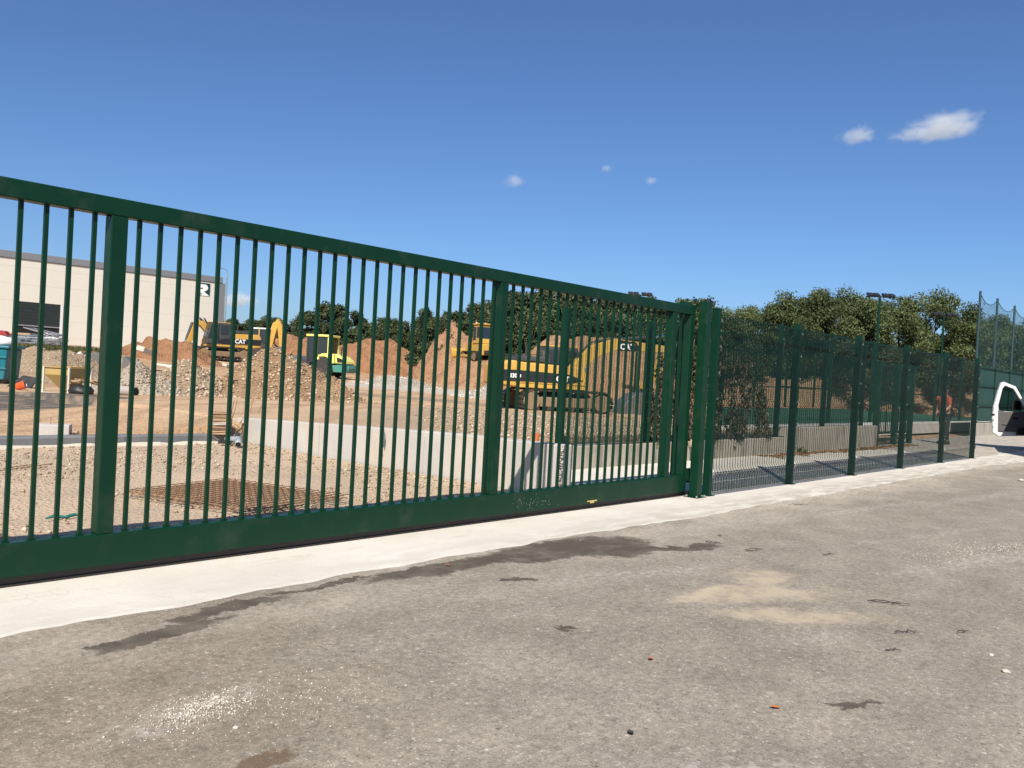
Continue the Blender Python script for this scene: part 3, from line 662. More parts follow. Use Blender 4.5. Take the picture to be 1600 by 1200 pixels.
# far cage of the court: posts and rails
cg = empty('court_cage', (30, 12, .385), 0, 'green steel post and rail cage around the court', 'fence')
cage_post = MB().box(-.05, .05, -.05, .05, 0, 3.0).mesh('post'); cage_post.materials.append(M['fence_paint'])
for x, y in [(24.5, 11.2), (28.5, 11.2), (32.5, 11.2), (36.5, 11.2), (40.5, 11.2), (44.5, 11.2), (39, 21), (43, 21), (47, 21), (51, 21)]:
    p = bpy.data.objects.new('post', cage_post); C.objects.link(p); p.parent = cg; p.location = (x - 30, y - 12, 0)
for y, x0, x1 in ((11.2, 24.5, 44.5), (21, 39, 51)):
    for z in (1.1, 2.9): MB().box(x0 - 30, x1 - 30, y - 12 - .02, y - 12 + .02, z, z + .05).build('rail', 'fence_paint', cg)
# open steel gate between the walls
pg = empty('pedestrian_gate', (24.35, 8.22, 0), 0, 'green tubular steel gate between the stained wall and the path', 'gate')
for x in (.0, 1.55, 2.95): MB().box(x - .07, x + .07, -.07, .07, 0, 2.35).build('post', 'fence_paint', pg, .006)
for z in (.14, .32, 1.15, 2.22): MB().box(.08, 2.87, -.025, .025, z, z + .07).build('rail', 'fence_paint', pg, .004)
for k in range(18):
    x = .2 + k * .15
    if abs(x - 1.55) > .1: MB().box(x - .011, x + .011, -.011, .011, .391, 2.219).build('bar', 'fence_paint', pg)
MB().box(1.68, 1.86, -.10, -.03, 1.05, 1.10).build('handle', 'galv', pg, .005)
# screened fence behind the van
sf = empty('screen_fence', (45, 8.8, .5), 0, 'dark green fabric screened fence on the wall behind the van', 'fence')
for k in range(3, 15): MB().box(-15.4 + k * 2.6 - .04, -15.4 + k * 2.6 + .04, -.04, .04, 0, 2.3).build('post', 'fence_paint', sf)
for k in range(3, 14): MB().box(-15.4 + k * 2.6 + .042, -15.4 + k * 2.6 + 2.558, .0, .006, .06, 2.22).build('screen', 'screen_fabric', sf)
for z in (.7, 1.5, 2.24): MB().box(-7.6, 21, -.065, -.041, z, z + .04).build('rail', 'fence_paint', sf)
# tall ball-stop net
bn = empty('ball_net', (48.44, 11.55, .4), 0, 'tall dark green netting on slim posts at the far right', 'net')
npx = [48.44, 52.08, 56.2, 60.4, 64.6]
for i, x in enumerate(npx):
    MB().cyl((x - 48.44, 0, -.4), (x - 48.44, 0, 6.6), .075, .06, 10).build('post', 'net_rope', bn)
    if i < 4:
        w = npx[i + 1] - x; nm = MB(); top = [(w * k / 12, 6.5 - .42 * (1 - (2 * k / 12 - 1) ** 2)) for k in range(13)]
        for k, (a, z) in enumerate(top):
            nm.v += [(x - 48.44 + a, .02 + .05 * math.sin(a * 2), 0), (x - 48.44 + a, 0, z)]
            if k: nm.f.append((2 * k - 2, 2 * k, 2 * k + 1, 2 * k - 1))
        nm.build('netting', 'net_mesh', bn)
        MB().tube([(x - 48.44 + a, 0, z) for a, z in top], .018, 5).build('rope', 'net_rope', bn)
# floodlight masts
def floodlight(px, py, Z, label, turn=0., heads=2):
    t_ = far(px, py, Z); zb = .38; h = t_.z - zb
    o = empty('floodlight_mast', (t_.x, t_.y, zb), VA + turn, label, 'floodlight', 'floodlight masts around the court')
    MB().cyl((0, 0, -.4), (0, 0, h), .09, .06, 10).build('pole', 'fence_paint', o)
    MB().box(-.78, .78, -.03, .03, h - .10, h - .04).build('crossbar', 'lamp_black', o)
    for x in (-.60, -.25, .25, .60):
        hd = MB().obox((x, -.10, h + .03), (.31, .36, .13), (R(22), 0, 0)).build('lamp_head', 'lamp_black', o, .02)
        MB().obox((x, -.128, h - .04), (.26, .30, .012), (R(22), 0, 0)).build('lamp_glass', 'glass_dark', hd)
    return o
floodlight(1375, 462, 47.6, 'floodlight mast with dark lamp heads in front of the dense tree')
floodlight(1475, 492, 56, 'lower looking floodlight mast between the front mast and the tall netting')
floodlight(1000, 460, 54, 'floodlight whose lamp heads peek just over the gate rail')

# ------------------------------------------------------------------ warehouse
WL, WR = far(0, 533, 74), far(335, 533, 88); WL.z = WR.z = 0
wd = (WR - WL).normalized(); wang = math.atan2(wd.y, wd.x); wlen = (WR - WL).length
WZ0, WZ1 = 1.55, 9.75
wh = empty('warehouse', (WR.x, WR.y, WZ0), wang, 'long cream panelled warehouse with grey roof edge and dark shutter door', 'building')
def wloc(px, py):                          # survey on the facade: distance along from the right corner, height
    d = ray(px, py); nrm = Vector((-wd.y, wd.x, 0)); q = (WR - Vector((0, 0, EYE))).dot(nrm) / d.dot(nrm)
    P = Vector((0, 0, EYE)) + d * q; return (P - WR).dot(wd), P.z - WZ0
H_ = WZ1 - WZ0
dx0, dzt = wloc(23, 470); dx1, dzt2 = wloc(95, 477); _, dzm = wloc(60, 509)
MB().box(-62, .0, .12, 26, -1.2, H_ - .35).build('wall', 'wall_joint', wh)
cols = [0]; 
while cols[-1] > -60: cols.append(cols[-1] - 6.2)
rows = [-.6, .9, 2.4, 3.9, 5.4, 6.9, H_ - .62]
for a, b in zip(cols, cols[1:]):
    for c, d in zip(rows, rows[1:]):
        segs = [(b, a, c, d)]
        x0, x1, zt = dx0, dx1, dzt
        if b < x1 and a > x0 and c < zt:            # leave the door opening free
            segs = []
            if b < x0: segs.append((b, x0, c, d))
            if a > x1: segs.append((x1, a, c, d))
            if d > zt: segs.append((max(b, x0), min(a, x1), zt, d))
        for q in segs:
            MB().box(q[0] + .004, q[1] - .004, 0, .10, q[2] + .004, q[3] - .004).build('wall_panel', 'wall_cream', wh)
MB().box(-62, .55, -.10, 26, H_ - .60, H_).build('roof_fascia', 'fascia_grey', wh, .02)
MB().box(.02, .9, -.04, 20, -1.2, H_ - .61).build('corner_column', 'fascia_grey', wh, .02)
MB().cyl((1.02, -.05, -1.2), (1.02, -.05, H_ + .3), .07, n=8).build('downpipe', 'galv', wh)
MB().tube([(1.0, -.05, H_), (1.0, -.05, H_ + .75), (.6, -.05, H_ + .95), (.2, -.05, H_ + .95)], .04, 6).build('roof_rail', 'galv', wh)
sdr = MB().box(dx0, dx1, .05, .09, dzm, dzt).build('shutter_door', 'door_dark', wh)
for k in range(1, 7): MB().box(dx0, dx1, .035, .0495, dzm + (dzt - dzm) * k / 7 - .015, dzm + (dzt - dzm) * k / 7 + .015).build('slat_rib', 'door_dark', sdr)
for k in (.3, .7): MB().box(dx0 + (dx1 - dx0) * k - .4, dx0 + (dx1 - dx0) * k + .4, .03, .049, dzm + 1.15, dzm + 1.35).build('pane', 'glass_dark', sdr)
MB().box(dx0, dx1, .03, .10, dzm - .10, dzm).build('bottom_edge', 'galv', sdr)
MB().box(dx0, dx1, .108, .118, -1.2, dzm - .1).build('opening_shade_sheet', 'inside_shade', wh)  # flat black sheet, paints the shade inside under the raised shutter
MB().box(dx1, dx1 + .22, -.04, .045, -1.0, dzt).build('door_jamb', 'white_paint', wh)
# emblem panel on the facade
lx0, lz1 = wloc(309, 441); lx1, lz0 = wloc(327, 463); lw_, lh_ = lx1 - lx0, lz1 - lz0
sg = MB().box(lx0, lx1, -.05, -.004, lz0, lz1).build('emblem_panel', 'decal_white', wh)
u = lambda a, b: (lx0 + a * lw_, lz0 + b * lh_)
bowl = [u(.16 + .46 * 1, .68 + 0)]
MB().prism([u(.10, 1), u(1, 1), u(1, 0.0), u(.52, .34), u(.70, .40), u(.82, .50), u(.86, .64), u(.80, .80), u(.66, .90), u(.10, .90)], -.062, -.0505).build('emblem_shape', 'logo_teal', sg)
MB().prism([u(.10, .60), u(.42, .60), u(.42, .52), u(.10, .52)], -.062, -.0505).build('emblem_bar', 'logo_teal', sg)
lettering('emblem_lettering', '20', lh_ * .26, 'logo_teal', sg, (lx0 + lw_ * .22, -.054, lz0 + lh_ * .04), (R(90), 0, 0), .004, .9, .008)

# ------------------------------------------------------------------ construction machines
def stadium(L, r, n=10):                    # track outline in (x, z), resting on z = 0
    return [(L / 2 + r * math.sin(a), r - r * math.cos(a)) for a in (math.pi * k / n for k in range(n + 1))] + \
           [(-L / 2 - r * math.sin(a), r + r * math.cos(a)) for a in (math.pi * k / n for k in range(n + 1))]
def track(parent, y0, y1, L, r):
    o = MB(); pts = stadium(L, r, 12); per = [0]
    for a, b in zip(pts, pts[1:] + pts[:1]): per.append(per[-1] + math.hypot(b[0] - a[0], b[1] - a[1]))
    n = int(per[-1] / .19)
    for k in range(n):
        s_ = per[-1] * k / n; i = max(j for j in range(len(pts)) if per[j] <= s_ + 1e-9); a, b = pts[i], pts[(i + 1) % len(pts)]
        q = (s_ - per[i]) / max(1e-6, per[i + 1] - per[i]); x, z = a[0] + (b[0] - a[0]) * q, a[1] + (b[1] - a[1]) * q
        ang = math.atan2(b[1] - a[1], b[0] - a[0])
        o.obox((x, (y0 + y1) / 2, z + .02), (.165, y1 - y0, .05), (0, -ang, 0)); o.obox((x, (y0 + y1) / 2, z + .02), (.03, y1 - y0, .11), (0, -ang, 0))
    tk = o.build('track', 'steel_dark', parent)
    ym = (y0 + y1) / 2; wdt = (y1 - y0) * .55
    MB().prism([(-L / 2, r * .55), (L / 2, r * .55), (L / 2, r * 1.45), (-L / 2, r * 1.45)], ym - wdt / 2, ym + wdt / 2).build('track_frame', 'track_dirt', tk, .03)
    for x in (-L / 2, L / 2): MB().lathe([(.08, -wdt * .8), (r * .8, -wdt * .8), (r * .86, -wdt * .3), (r * .86, wdt * .3), (r * .8, wdt * .8), (.08, wdt * .8)], 16, (x, ym, r + .02), 'y').build('idler_wheel', 'track_dirt', tk)
    for k in range(6): MB().cyl((-L / 2 + L * (k + .5) / 6, y0 + .08, .18), (-L / 2 + L * (k + .5) / 6, y1 - .08, .18), .10, n=10).build('roller', 'steel_dark', tk)
    return tk
def limb(pts, up, dn):                      # outline of a tapering arm along points, half-widths up and down
    top = []; bot = []
    for i, (x, z) in enumerate(pts):
        a = pts[max(0, i - 1)]; b = pts[min(len(pts) - 1, i + 1)]; d = Vector((b[0] - a[0], b[1] - a[1])).normalized(); n_ = (-d.y, d.x)
        top.append((x + n_[0] * up[i], z + n_[1] * up[i])); bot.append((x - n_[0] * dn[i], z - n_[1] * dn[i]))
    return top + bot[::-1]
def ram(parent, a, b, y, r=.085, f=.6):
    a, b = Vector((a[0], y, a[1])), Vector((b[0], y, b[1])); mdl = a.lerp(b, f)
    c = MB().cyl(a, mdl, r, n=12).build('hydraulic_cylinder', 'machine_grey', parent); MB().cyl(mdl, b, r * .55, n=10).build('piston_rod', 'chrome', c)
def excavator(loc, rz, label, boom, stick, bucket, stripe, model, side):
    o = empty('excavator', loc, rz, label, 'excavator')
    for s_ in (-1, 1): track(o, s_ * 1.25 - .3, s_ * 1.25 + .3, 3.2, .46)
    MB().box(-1.1, 1.1, -.95, .95, .45, .80).build('undercarriage', 'machine_grey', o, .05)
    MB().cyl((0, 0, .80), (0, 0, 1.02), .75, n=20).build('slew_ring', 'machine_grey', o)
    # superstructure
    MB().box(-2.25, .95, -1.38, 1.38, 1.02, 1.18).build('deck', 'yellow', o, .02)
    hs = MB().prism([(-2.25, 1.185), (.35, 1.185), (.92, 1.185), (.92, 1.55), (.70, 1.98), (-2.25, 2.10)], -1.38, -.42).build('side_housing', 'yellow', o, .05)
    MB().prism([(-2.25, 1.185), (-.55, 1.185), (-.55, 2.08), (-2.25, 2.12)], -.415, 1.38).build('engine_housing', 'yellow', o, .05)
    MB().prism([(-3.0, 1.10), (-2.255, 1.02), (-2.255, 2.14), (-2.72, 2.14), (-2.98, 1.95)], -1.37, 1.37).build('counterweight', 'yellow', o, .09, seg=3)
    MB().box(-2.1, -.7, -.9, .9, 2.125, 2.36).build('engine_hood', 'machine_grey', o, .06)
    MB().cyl((-1.3, .55, 2.36), (-1.3, .55, 2.85), .06, n=10).build('exhaust', 'steel_dark', o)
    MB().cyl((-.9, -.7, 2.36), (-.9, -.7, 2.62), .13, .10, 10).build('air_filter', 'machine_grey', o)
    for y in (-1.2, 1.2): MB().tube([(-2.2, y, 2.1), (-2.2, y, 2.42), (-.8, y, 2.42), (-.8, y, 2.1)], .018, 6).build('handrail', 'machine_grey', o)
    for s_ in (-1, 1):
        st_ = MB().prism([(-2.95, 1.28), (.15, 1.28), (.70, 1.42), (.1, 1.66), (-2.2, 1.74), (-2.95, 1.74)], s_ * 1.392 - .008, s_ * 1.392 + .008).build('side_stripe', 'decal_black', o)
        rot = (R(90), 0, 0) if s_ < 0 else (R(90), 0, R(180))
        xo = (-.25, -2.35) if s_ < 0 else (-1.25, .0)
        lettering('stripe_lettering', 'CAT', .34 if not stripe else stripe, 'decal_white', st_, (xo[0], s_ * 1.402, 1.36), rot, .004, .95, .012)
        if model and s_ < 0: lettering('model_lettering', model, .24, 'decal_white', st_, (xo[1], s_ * 1.402, 1.42), rot, .004, .95, .008)
    # cab on the left of the boom
    cb_ = MB().prism([(-.50, 1.185), (1.32, 1.185), (1.40, 1.75), (1.10, 2.86), (-.45, 2.86)], .44, 1.37).build('cab', 'machine_grey', o, .05)
    for s_, y in ((-1, .438), (1, 1.372)):
        for q in ([(-.35, 1.95), (.30, 1.95), (.30, 2.72), (-.33, 2.72)], [(.42, 1.55), (1.27, 1.62), (1.27, 1.8), (1.02, 2.72), (.42, 2.72)]):
            MB().prism(q, y - .006 if s_ < 0 else y - .004, y + .004 if s_ < 0 else y + .006).build('cab_window', 'glass_dark', cb_)
    MB().add([(1.395, .52, 1.74), (1.395, 1.29, 1.74), (1.145, 1.29, 2.74), (1.145, .52, 2.74)], [(0, 1, 2, 3)]).build('windscreen', 'glass_dark', cb_).location = (.012, 0, .004)
    MB().box(-.462, -.455, .55, 1.26, 2.0, 2.7).build('rear_window', 'glass_dark', cb_)
    MB().box(-.46, 1.12, .46, 1.35, 2.862, 2.93).build('cab_roof', 'yellow_worn', cb_, .03)
    # boom, stick, bucket
    MB().prism(limb(*boom), -.24, .24).build('boom', 'yellow', o, .03)
    bm_ = MB().prism(limb(*stick), -.19, .19).build('stick', 'yellow_worn', o, .03)
    MB().prism(bucket, -.55, .55).build('bucket', 'steel_bucket', o, .02)
    bp = boom[0]; sp = stick[0]
    for y in (-.36, .36): ram(o, (.85, 1.18), (bp[1][0] * .82 + .05, bp[1][1] * .80 + .1), y, .08)
    ram(o, (bp[1][0] + .2, bp[1][1] + .45), (sp[0][0] + .15, sp[0][1] + .35), 0, .09)
    for y in (-.1, .02, .14):
        MB().tube([(.7, y, 1.9), (bp[1][0] * .5 + .2, y, bp[1][1] * .75 + .55), (bp[1][0], y, bp[1][1] + .42), (bp[-1][0] * .7, y, bp[-1][1] + .40)], .025, 5).build('hydraulic_hose', 'hose', o)
    for y in (-.31, .31): ram(o, (sp[1][0] + .28, sp[1][1] + .2), (sp[-1][0] + .22, sp[-1][1] + .05), y * .3, .07)
    return o
pe = far(867, 645, 37.5)
boom1 = ([(.35, 1.45), (1.55, 2.75), (2.6, 3.12), (5.35, 3.05)], [.20, .30, .27, .14], [.20, .32, .27, .14])
stick1 = ([(5.55, 3.42), (5.15, 2.75), (4.55, 1.75), (4.15, 1.15)], [.16, .24, .20, .14], [.14, .22, .16, .12])
buck1 = [(4.35, 1.20), (4.0, 1.02), (3.55, .95), (3.1, .55), (2.95, .05), (3.6, .0), (4.25, .04), (4.62, .45), (4.55, .95)]
ex1 = excavator((pe.x, pe.y, hg(pe.x, pe.y) - .03), VA + R(17), 'large yellow tracked excavator with boom stretched right and bucket on the ground', boom1, stick1, buck1, .30, '330D', -1)
bs = MB().prism([(2.75, 2.86), (3.9, 2.88), (3.6, 3.28), (2.75, 3.34)], -.255, -.243).build('boom_decal', 'decal_black', ex1)
lettering('boom_lettering', 'CAT', .36, 'decal_white', bs, (3.18, -.258, 2.93), (R(90), 0, 0), .004, 1.0, .012)
pe = far(340, 562, 68)
boom2 = ([(.35, 1.40), (.95, 2.35), (1.45, 2.78), (1.75, 2.80)], [.20, .26, .22, .14], [.20, .28, .22, .14])
stick2 = ([(1.65, 3.02), (1.85, 2.6), (2.3, 1.4), (2.6, .45)], [.16, .24, .2, .14], [.16, .24, .18, .12])
buck2 = [(3.0, .65), (2.7, .55), (2.3, .35), (2.2, .0), (2.9, -.05), (3.3, .1), (3.35, .45)]
ex2 = excavator((pe.x, pe.y, hg(pe.x, pe.y) + .05), VA + R(180 + 38), 'rear yellow excavator with its arm folded down beside the warehouse', boom2, stick2, buck2, .46, None, 1)

def wheel(parent, x, y, r, w, mat='rubber', rim='yellow'):
    t_ = MB().lathe([(r * .55, -w / 2), (r * .9, -w / 2), (r, -w * .32), (r, w * .32), (r * .9, w / 2), (r * .55, w / 2)], 20, (x, y, r), 'y').build('wheel', mat, parent)
    lug = MB()
    for k in range(16):
        a = k * math.pi / 8
        for s_ in (-1, 1): lug.obox((x + (r + .005) * math.cos(a), y + s_ * w * .22, r + (r + .005) * math.sin(a)), (.05, w * .5, .09), (s_ * .0, -a, 0))
    lug.build('tread', mat, t_)
    MB().lathe([(.04, -w * .4), (r * .54, -w * .46), (r * .54, w * .46), (.04, w * .4)], 16, (x, y, r), 'y').build('rim', rim, t_)
# backhoe loader behind the brown heap
pb = far(404, 556, 76)
bh = empty('backhoe_loader', (pb.x, pb.y, hg(pb.x, pb.y) + .0), VA + R(168), 'yellow backhoe loader with raised digging arm behind the brown heap', 'backhoe')
for x, r in ((1.5, .5), (-.7, .8)):
    for y in (-.95, .95): wheel(bh, x, y, r, .42)
MB().prism([(-1.2, .75), (2.3, .75), (2.3, 1.45), (.45, 1.65), (-1.2, 1.3)], -.55, .55).build('chassis', 'yellow', bh, .05)
bc = MB().prism([(-1.15, 1.302), (.4, 1.66), (.5, 1.72), (.35, 2.78), (-1.05, 2.78)], -.70, .70).build('cab', 'glass_dark', bh, .02)
for x in (-1.1, -.35, .38):
    for y in (-.73, .73): MB().box(x - .05, x + .05, y - .03, y + .03, 1.3, 2.8).build('cab_pillar', 'yellow', bc)
MB().box(-1.2, .55, -.78, .78, 2.801, 2.92).build('cab_roof', 'decal_white', bh, .03)
for y in (-.62, .62): MB().prism(limb([(.7, 1.55), (2.0, 1.25), (2.75, .5)], [.1, .12, .1], [.1, .12, .1]), y - .06, y + .06).build('loader_arm', 'yellow', bh)
MB().prism([(2.75, .15), (3.5, .12), (3.1, .35), (2.95, .9), (2.75, .9)], -1.1, 1.1).build('loader_bucket', 'steel_bucket', bh, .02)
MB().prism(limb([(-1.1, .9), (-1.25, 2.3), (-1.55, 3.3), (-1.85, 3.55)], [.16, .30, .28, .16], [.16, .30, .28, .16]), -.18, .18).build('boom', 'yellow', bh, .02)
MB().prism(limb([(-1.70, 3.75), (-1.98, 3.1), (-2.12, 2.0), (-2.15, 1.3)], [.14, .24, .18, .1], [.14, .24, .18, .1]), -.17, .17).build('stick', 'yellow_worn', bh, .02)
MB().prism([(-2.35, 1.35), (-2.0, 1.35), (-1.65, 1.1), (-1.6, .7), (-2.1, .6), (-2.4, .95)], -.35, .35).build('digging_bucket', 'steel_bucket', bh, .02)
for y in (-.9, .9): MB().box(-1.45, -1.25, y - .12, y + .12, .05, 1.2).build('stabiliser', 'yellow', bh, .02)
# soil compactor
pr = far(507, 591, 61)
ro = empty('road_roller', (pr.x, pr.y, hg(pr.x, pr.y)), VA + R(180 - 14), 'lime yellow and teal soil compactor roller with square cab', 'road roller')
for y in (-.8, .8): wheel(ro, -.35, y, .72, .5, rim='roller_teal')
MB().prism([(-2.05, .42), (.45, .42), (.55, .9), (.1, 1.02), (-1.95, 1.05), (-2.1, .75)], -.55, .55).build('rear_chassis', 'roller_teal', ro, .05)
for s_ in (-1, 1): MB().prism([(-2.05, .45), (-1.12, .45), (-1.05, .92), (-2.0, 1.0)], s_ * .8 - .24, s_ * .8 + .24).build('side_tank', 'roller_teal', ro, .04)
hd = MB().prism([(-2.02, 1.055), (-.62, 1.055), (-.62, 1.72), (-1.15, 1.70), (-1.65, 1.52), (-1.95, 1.25)], -.72, .72).build('engine_hood', 'roller_yellow', ro, .07, seg=3)
for s_ in (-1, 1): MB().prism([(-1.85, 1.14), (-1.28, 1.14), (-1.20, 1.50), (-1.55, 1.42), (-1.78, 1.28)], s_ * .724 - .006, s_ * .724 + .006).build('grille', 'decal_black', hd)
fd = MB().prism([(-1.12, 1.06), (-.66, 1.06), (-.60, 1.45), (-.35, 1.52), (.10, 1.50), (.12, 1.62), (-.6, 1.75), (-1.1, 1.7)], -.95, .95).build('mudguard', 'roller_yellow', ro, .02)
cabr = MB().box(-.55, 1.05, -.78, .78, 1.15, 2.88).build('cab', 'glass_dark', ro, .01)
for x in (-.56, .28, 1.06):
    for y in (-.80, .80): MB().box(x - .045, x + .045, y - .03, y + .03, 1.12, 2.9).build('cab_pillar', 'roller_yellow' if x < .9 else 'machine_grey', cabr)
for y in (-.801, .801): MB().prism([(-.52, 1.12), (.24, 1.12), (.24, 1.45), (-.1, 1.72), (-.52, 1.75)], y - .02, y + .02).build('cab_door_panel', 'roller_yellow', cabr)
MB().box(-.68, 1.16, -.88, .88, 2.901, 3.06).build('cab_roof', 'roller_yellow', ro, .04)
MB().box(.46, .95, -.5, .5, .55, 1.1).build('articulation', 'machine_grey', ro, .04)
for y in (-1.02, 1.02): MB().box(.96, 3.1, y - .09, y + .09, .55, .95).build('drum_frame', 'roller_teal', ro, .03)
MB().box(.96, 1.2, -.92, .92, .55, .95).build('drum_yoke', 'roller_teal', ro, .03)
MB().lathe([(.1, -.9), (.74, -.9), (.75, -.88), (.75, .88), (.74, .9), (.1, .9)], 32, (2.1, 0, .75), 'y').build('drum', 'steel_bucket', ro)
MB().tube([(-1.35, .3, 1.6), (-1.35, .3, 2.12), (-1.45, .3, 2.2)], .04, 8).build('exhaust', 'black_plastic', ro)
# bulldozer on the soil shelf
pd = far(751, 566, 70); zs = 1.95
bd = empty('bulldozer', (pd.x, pd.y, pd.z), VA + R(90 + 28), 'yellow tracked bulldozer parked on the orange soil shelf', 'bulldozer')
for s_ in (-1, 1): track(bd, s_ * .95 - .24, s_ * .95 + .24, 2.2, .40)
MB().prism([(-1.5, .55), (1.7, .55), (1.75, 1.55), (.25, 1.65), (-1.5, 1.45)], -.65, .65).build('hull', 'yellow', bd, .05)
MB().prism([(.3, 1.5), (1.85, 1.45), (1.85, .75), (1.9, .75), (1.9, 1.55), (.3, 1.7)], -.55, .55).build('engine_hood', 'yellow', bd, .02)
bcab = MB().prism([(-1.2, 1.5), (.25, 1.5), (.30, 1.9), (.10, 3.02), (-1.05, 3.02)], -.72, .72).build('cab', 'yellow', bd, .05)
for s_ in (-1, 1):
    for q in ([(-1.02, 1.95), (-.48, 1.95), (-.48, 2.85), (-.95, 2.85)], [(-.36, 1.75), (.18, 1.8), (.06, 2.85), (-.36, 2.85)]):
        MB().prism(q, s_ * .723 - .006, s_ * .723 + .006).build('cab_window', 'glass_dark', bcab)
MB().add([(.305, -.58, 1.92), (.305, .58, 1.92), (.125, .58, 2.88), (.125, -.58, 2.88)], [(0, 1, 2, 3)]).build('windscreen', 'glass_dark', bcab).location = (.012, 0, 0)
MB().add([(-1.15, -.5, 1.9), (-1.15, .5, 1.9), (-1.065, .5, 2.85), (-1.065, -.5, 2.85)], [(3, 2, 1, 0)]).build('rear_window', 'glass_dark', bcab).location = (-.012, 0, 0)
MB().box(-1.2, .25, -.8, .8, 3.022, 3.14).build('cab_roof', 'yellow_worn', bd, .03)
for y in (-.42, .42): MB().cyl((.25, y, 3.19), (.33, y, 3.19), .07, n=10).build('work_lamp', 'decal_white', bd)
MB().tube([(1.0, .3, 1.6), (1.0, .3, 2.5)], .05, 8).build('exhaust', 'steel_dark', bd)
for y in (-1.3, 1.3): MB().box(-.6, 2.3, y - .09, y + .09, .38, .56).build('push_arm', 'yellow', bd, .02)
MB().prism([(2.42, .02), (2.52, .02), (2.40, .45), (2.44, .85), (2.60, 1.12), (2.48, 1.12), (2.30, .85), (2.26, .45)], -1.6, 1.6).build('blade', 'yellow_worn', bd, .01)
for y in (-.3, .3): ram(bd, (1.7, 1.3), (2.28, .55), y, .06)
MB().box(-2.0, -1.52, -.5, .5, .6, .95).build('ripper_mount', 'steel_dark', bd, .03)

# ------------------------------------------------------------------ trees
def leaf_cloud(centres, radii, n, size, up=.35, flat=.75, asp=1.7, seed=0):
    g = np.random.default_rng(seed); centres = np.asarray(centres, float); radii = np.asarray(radii, float)
    k = g.choice(len(centres), n, p=radii ** 2 / (radii ** 2).sum())
    d = g.normal(size=(n, 3)); d /= np.linalg.norm(d, axis=1)[:, None]
    rr = radii[k] * (g.uniform(.25, 1, n) ** .55) * (1 + .18 * g.normal(size=n))
    c = centres[k] + d * rr[:, None] * np.array([1, 1, flat])
    nr = d * .6 + g.normal(size=(n, 3)) * .55 + np.array([0, 0, up]); nr /= np.linalg.norm(nr, axis=1)[:, None]
    a = np.cross(nr, g.normal(size=(n, 3))); a /= np.linalg.norm(a, axis=1)[:, None]; b = np.cross(nr, a)
    s_ = size * g.uniform(.6, 1.35, n)[:, None]
    V = np.stack([c - a * s_ * asp / 2, c - b * s_ * .5, c + a * s_ * asp / 2, c + b * s_ * .5], 1).reshape(-1, 3)
    return V, np.arange(4 * n).reshape(-1, 4)
def tree_meshes(seed, h, w, bole, n, size, mat, tiers=None, up=.35):
    g = random.Random(seed); cen = []; rad = []
    tk = MB(); top = Vector((g.uniform(-.3, .3), g.uniform(-.3, .3), h * .72)); k = 5
    pts = [Vector((0, 0, -.4)).lerp(top, i / k) + Vector((g.uniform(-.1, .1), g.uniform(-.1, .1), 0)) for i in range(k + 1)]
    tk.tube(pts, [.16 * h / 8 * (1 - .8 * i / k) + .015 for i in range(k + 1)], 7)
    nb = 15
    for b in range(nb):
        z = bole + (h * .95 - bole) * (b + g.random()) / nb; a = b * 2.4 + g.uniform(-.4, .4)
        q = (z - bole) / (h - bole); reach = w * (.35 + .85 * math.sin(math.pi * min(1, q * .85 + .18))) * g.uniform(.6, 1.1) * (1 - .35 * q)
        base = pts[0].lerp(top, min(1, max(.25, (z - .8) / (h * .72)))); end = Vector((math.cos(a) * reach, math.sin(a) * reach, z + g.uniform(.0, .5)))
        mid = base.lerp(end, .5) + Vector((0, 0, .15)); tk.tube([base, mid, end], [.05, .032, .012], 5)
        for e in range(3):
            f = g.uniform(.45, 1.08); c = base.lerp(end, f) + Vector((g.uniform(-.35, .35), g.uniform(-.35, .35), g.uniform(-.1, .45))); cen.append(c); rad.append(w * g.uniform(.20, .36))
            tk.tube([mid, c], [.02, .008], 4)
    for e in range(7): cen.append(Vector((g.uniform(-.4, .4) * w, g.uniform(-.4, .4) * w, h * g.uniform(.82, .99)))); rad.append(w * g.uniform(.16, .28))
    V, F = leaf_cloud(cen, rad, n, size, up=up, seed=seed)
    cr = npmesh('crown', V, F); cr.materials.append(M[mat]); tr_ = tk.mesh('trunk'); tr_.materials.append(M['bark']); return tr_, cr
TREES = {}
for i in range(5): TREES['locust', i] = tree_meshes(40 + i, 8.0, 2.9, 2.2, 22000, .10, 'leaf_locust')
for i in range(4): TREES['wood', i] = tree_meshes(60 + i, 6.4, 2.5, .3, 14000, .14, 'leaf_dark')
def tree(kind, i, x, y, z, s, rz, label, group=None, name='broadleaf_tree'):
    o = empty(name, (x, y, z), rz, label, 'tree', group); o.scale = (s, s, s)
    for nm, me in zip(('trunk', 'crown'), TREES[kind, i]):
        c = bpy.data.objects.new(nm, me); C.objects.link(c); c.parent = o
    return o
